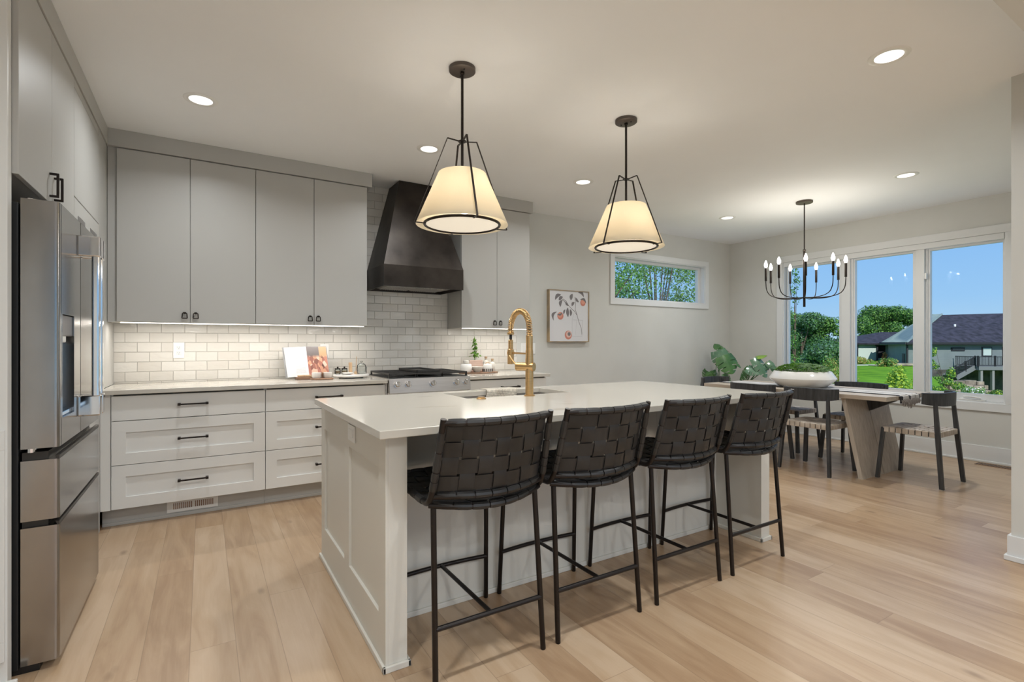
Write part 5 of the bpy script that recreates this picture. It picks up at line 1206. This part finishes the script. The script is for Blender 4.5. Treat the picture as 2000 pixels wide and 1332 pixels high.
# deck and stairs
t = thing('deck', ext(49, 48.5, -3.9), 'raised grey deck with black railing and stairs against the grey house', 'deck')
DD = 47.2; zt = -.98
bm = B(); xbox(bm, 44.0, 60, DD, DF-.2, zt-.35, zt); obj('deck_floor', bm, M['gwood'], t)
for l in (44.35, 45.45):
    bm = B(); xbox(bm, l-.11, l+.11, DD+.1, DD+.32, -3.95, zt-.35); obj('post', bm, M['postw'], t)
bm = B(); a, b_ = ext(44.0, DD+.4, zt-.1), ext(42.2, DD+.4, -2.1)
for dd_ in (0, 1.5):
    o_ = ext(0, dd_, 0)-ext(0, 0, 0); bar(bm, a+o_, b_+o_, .10, .42, up=(0, 0, 1))
for k in range(8): c_ = a.lerp(b_, (k+.5)/8); o_ = ext(0, 1.5, 0)-ext(0, 0, 0); bar(bm, c_+Vector((0, 0, .15)), c_+o_+Vector((0, 0, .15)), .28, .05, up=(0, 0, 1))
obj('stairs', bm, M['gwood'], t)
bm = B(); h = .90
def rail(p0, p1, n):
    p0, p1 = Vector(p0), Vector(p1); up = Vector((0, 0, 1)); bar(bm, p0+up*h, p1+up*h, .08, .06, up=up); bar(bm, p0+up*.10, p1+up*.10, .05, .05, up=up)
    for k in range(n+1): c_ = p0.lerp(p1, k/n); bar(bm, c_+up*.1, c_+up*h, .03, .03)
rail(ext(44.0, DD+.1, zt), ext(58, DD+.1, zt), 100); rail(ext(44.0, DD+.4, zt), ext(42.2, DD+.4, -2.1+.1), 16); rail(ext(44.0, DD+.1, zt), ext(44.0, DF-.3, zt), 20)
for q in ((44.0, zt), (45.6, zt), (49, zt)): c_ = ext(q[0], DD+.1, q[1]); bar(bm, c_, c_+Vector((0, 0, 1.0)), .14, .14)
for s in (0, .5, 1): c_ = a.lerp(b_, s)+Vector((0, 0, .1)); bar(bm, c_, c_+Vector((0, 0, 1.0)), .12, .12)
obj('railing', bm, M['dtrim'], t)
# retaining walls and path
def stones(l0, l1, d, z0, rows, h, label, slope=0):
    bm = B(); random.seed(int(l0*10+d)); z = z0
    for r_ in range(rows):
        l = l0+random.uniform(0, .3)
        while l < l1:
            w_ = random.uniform(.7, 1.6); hh = h*random.uniform(.8, 1.1); dz = slope*(l-l0)
            c0 = (random.uniform(-.05, .05)); xbox(bm, l, min(l1, l+w_-.05), d+r_*.35+c0, d+r_*.35+.7+c0, z+dz, z+dz+hh*.93); l += w_
        z += h
    solo('retaining_wall', ext((l0+l1)/2, d, z0), bm, M['rock'], label, 'retaining wall')
stones(33.0, 36.6, 45.5, -1.35, 2, .28, 'low tan stone edging above the lawn, below the corner of the grey house')
stones(34.6, 36.8, 45.2, -.80, 1, .001+.2, 'thin upper course of flat stones near the grey house corner')
stones(36.3, 42.6, 44.5, -3.3, 3, .38, 'stepped tan boulders beneath the deck stairs')
bm = B(); q = [(31.2, 46.3), (35.0, 47.0), (35.0, 48.4), (31.2, 47.6)]; hull(bm, [ext(a, b_, -1.3) for a, b_ in q], [ext(a, b_, -.84) for a, b_ in q]); struct('path', bm, M['concrete'])
# trees and shrubs
def blob_tree(name, label, cat, l, d, zb, zt, blobs, mats, n, ls, group=None, trunk=.18, lean=0, branches=4):
    """blobs: (dl, dd, z, rl, rd, rz) ; leaf quads on ellipsoids"""
    base = ext(l, d, zb); t = thing(name, base, label, cat, group)
    bm = B(); top_ = ext(l+lean, d, zb+(zt-zb)*.72)
    tube(bm, smoothpath([base-Vector((0, 0, .3)), base.lerp(top_, .5)+Vector((.1*trunk, 0, 0)), top_], 5), [trunk*(1-.7*k/10) for k in range(11)], 8)
    for i in range(branches):
        bl = blobs[i % len(blobs)]; c = ext(l+bl[0]*.8, d+bl[1]*.8, bl[2]); s0 = base.lerp(top_, .35+.1*(i % 4)); tube(bm, smoothpath([s0, s0.lerp(c, .5)+Vector((0, 0, -.1*trunk)), c], 4), [trunk*.4*(1-.8*k/8) for k in range(9)], 6)
    obj('trunk', bm, M['bark'], t, 60)
    bm = B(); tot = sum(b_[3]*b_[5] for b_ in blobs)
    for bl in blobs:
        c = ext(l+bl[0], d+bl[1], bl[2]); k = int(n*bl[3]*bl[5]/tot)
        leafball(bm, c, (bl[3], bl[4], bl[5]), k, ls, mi=tuple(range(len(mats))))
    obj('foliage', bm, mats, t); return t
def blobs_for(rng, w_, d_, z0, z1, n, r0, r1, shape='dome'):
    out = []; random.seed(rng)
    for k in range(n):
        s = random.random(); z = z0+(z1-z0)*s; ww = w_*(math.sqrt(max(.05, 1-((s-.35)/.75)**2)) if shape == 'dome' else (1-.75*s)); r_ = random.uniform(r0, r1)
        a = random.uniform(-1, 1)*max(0, ww-r_*.6); out.append((a, random.uniform(-1, 1)*d_*.5, min(z, z1-r_*.8), r_, r_, r_*.85))
    return out
DK, MD, LT, YL, BL, GO = (M[k] for k in ('l_dark', 'l_mid', 'l_light', 'l_yel', 'l_blue', 'l_gold'))
# big round tree behind the pale wing
blob_tree('oak_tree', 'large round dark green tree behind the pale house wing', 'tree', 56.2, 76, -2, 7.2, blobs_for(1, 6.6, 5, -.5, 6.9, 40, 1.0, 1.9), [DK, MD, MD, LT], 30000, .32, 'trees beyond the neighbouring garden', .5, 0, 10)
blob_tree('leafy_tree', 'dark leafy tree left of the round tree, beside the pale wing', 'tree', 50.5, 73, -2, 2.5, blobs_for(2, 2.6, 4, -2.2, 2.4, 12, 1.0, 1.6), [DK, MD, YL, LT], 8000, .30, 'trees beyond the neighbouring garden', .3, 0, 3)
# left-hand group
for i, (l, d, zt_, w_, n, ms, sd_, lb) in enumerate((
    (25.5, 44, 4.1, 2.6, 5200, [DK, BL, MD], 3, 'tall dark tree at the left of the wooded group behind the chandelier'),
    (27.2, 46, 4.25, 2.6, 5600, [DK, MD, LT], 4, 'tall round-topped tree in the middle of the wooded group'),
    (27.4, 44, 3.7, 1.4, 4600, [MD, LT, DK], 5, 'tall tree at the right of the wooded group, against the window mullion'),
    (22.3, 36, 1.4, 1.4, 3600, [BL, MD, DK], 6, 'mid-height bushy tree low at the left of the garden view'),
    (23.4, 38, 1.7, 1.5, 3600, [BL, DK, MD], 7, 'blue-green conical tree in front of the wooded group'),
    (24.9, 40, 1.9, 1.1, 3200, [DK, DK, MD], 8, 'dark tree low at the right of the wooded group'),
    (29.6, 52, 3.4, 3.0, 3500, [DK, DK, MD], 21, 'dark tree filling the back of the wooded group'),
    (26.5, 54, 3.2, 4.0, 4500, [DK, BL, DK], 22, 'wide dark tree behind the wooded group'))):
    blob_tree('leafy_tree', lb, 'tree', l, d, -2.6, zt_, blobs_for(sd_, w_, 2.4, -1.9, zt_-.2, 22, .5, 1.0), ms, int(n*2), .19, 'trees beyond the big window', .22, 0, 5)
def shrub(name, lb, l, d, zb, w_, h_, ms, n, ls, sd_, cat='shrub', group='garden shrubs'):
    random.seed(sd_); t = thing(name, ext(l, d, zb), lb, cat, group); bm = B()
    for k in range(5):
        a = ext(l+random.uniform(-.5, .5)*w_, d+random.uniform(-.3, .3)*w_, zb+h_*random.uniform(.5, .8)); tube(bm, [ext(l, d, zb-.1), ext(l, d, zb).lerp(a, .6)+Vector((0, 0, .05)), a], [.02*h_+.008, .012, .006], 5)
    obj('stem', bm, M['bark'], t); bm = B()
    for k in range(7): leafball(bm, ext(l+random.uniform(-.55, .55)*w_, d+random.uniform(-.5, .5)*w_, zb+h_*random.uniform(.3, .72)), (w_*.42, w_*.42, h_*.34), n//7, ls, mi=tuple(range(len(ms))))
    obj('foliage', bm, ms, t)
shrub('flowering_shrub', 'golden wispy shrub at the lower right of the left window view', 11.6, 18, -1.1, .75, 1.5, [GO, GO, LT], 3200, .07, 31)
shrub('flowering_shrub', 'orange-tipped green shrub behind the golden wispy shrub', 17.6, 27.5, -1.4, .8, 1.9, [LT, GO, MD], 2000, .12, 32)
shrub('leafy_shrub', 'mid-green shrub behind the planter bowl', 14.3, 24, -1.6, 1.2, 1.7, [MD, LT], 2400, .11, 33)
shrub('leafy_shrub', 'bright yellow-green shrub at the lower right of the middle window view', 10.85, 14, -1.0, .50, 1.55, [YL, YL, LT], 2600, .095, 34)
shrub('leafy_shrub', 'dark spiky low plant under the yellow-green shrub', 10.35, 13.6, -1.0, .30, .62, [DK, DK, GO], 500, .09, 35)
shrub('ornamental_grass', 'rounded tuft of green grass beside the stone edging', 34.6-1.2, 44.6, -1.35, .9, 1.3, [MD, LT, GO], 900, .22, 36)
shrub('ornamental_grass', 'pale straw-coloured grass bed in front of the dark opening', 34.3, 49.5, -.9, 1.6, .75, [GO, GO, LT], 1100, .2, 37)
shrub('leafy_shrub', 'spreading green bushes in front of the pale wing wall', 36.2, 54, -1.0, 1.8, .9, [MD, DK], 1500, .22, 38)
shrub('flowering_shrub', 'orange flowering plant beside the dark opening', 43.2, 58.0, -1.1, .4, 1.3, [M['l_mid'], mat('orange_petal', (.8, .25, .06), .7)], 500, .14, 39)
shrub('flowering_shrub', 'white flowering shrub below the deck stairs', 39.6, 43.0, -3.4, 1.2, 1.0, [MD, LT, mat('white_petal', (.85, .85, .85), .7)], 1500, .15, 40)
shrub('leafy_shrub', 'low green plants with yellow flowers beneath the deck posts', 42.0, 43.3, -3.55, 1.0, .85, [MD, YL, DK], 1200, .15, 41)
shrub('leafy_shrub', 'low green bushes left of the stepped boulders', 35.9, 43.0, -2.7, 1.0, 1.2, [LT, MD], 1200, .18, 42)
# young tree close to the window
blob_tree('young_tree', 'slender young tree with loose yellow-green leaves, close outside the right pane', 'tree', 13.55, 15.6, -1.05, 1.0, [(-.42, 0, .95, .10, .10, .16), (-.50, 0, .62, .13, .1, .14), (-.36, 0, .50, .08, .1, .12), (.12, 0, .30, .13, .13, .18), (.05, .1, .02, .26, .2, .16), (.35, 0, -.10, .22, .2, .13), (-.20, 0, -.22, .24, .2, .12), (.18, 0, -.42, .22, .2, .16), (.14, 0, -.75, .16, .16, .22), (-.42, .1, -.18, .16, .1, .14)], [LT, YL, MD, MD], 2600, .065, None, .03, .1, 8)
# tree sprig near left pane: tall thin tree
blob_tree('young_tree', 'thin tall tree whose leafy tip shows at the left edge of the big window', 'tree', 12.45, 22, -1.5, 4.6, [(0, 0, 4.35, .18, .15, .25), (.1, 0, 3.95, .22, .2, .22), (-.05, 0, 3.55, .2, .2, .25), (.02, 0, 3.1, .18, .2, .2), (-.3, 0, 2.4, .4, .3, .5), (-.2, 0, 1.4, .5, .4, .5), (-.1, 0, .4, .5, .4, .5)], [MD, LT, DK], 1500, .09, None, .05, 0, 7)
# trees beyond the small high window
for i, (l, d, n, sd_, lb) in enumerate(((2.6, 15.5, 2600, 51, 'pale airy tree beyond the left of the small high window'), (4.9, 17, 3000, 52, 'pale airy tree beyond the middle of the small high window'), (7.2, 17.5, 2600, 53, 'pale airy tree beyond the right of the small high window'))):
    blob_tree('airy_tree', lb, 'tree', l, d, -1.3, 5.2, blobs_for(sd_, 1.9, 2.2, 1.2, 5.2, 40, .30, .62), [LT, MD, BL, LT], int(n*3.2), .085, 'trees beyond the small high window', .12, 0, 14)
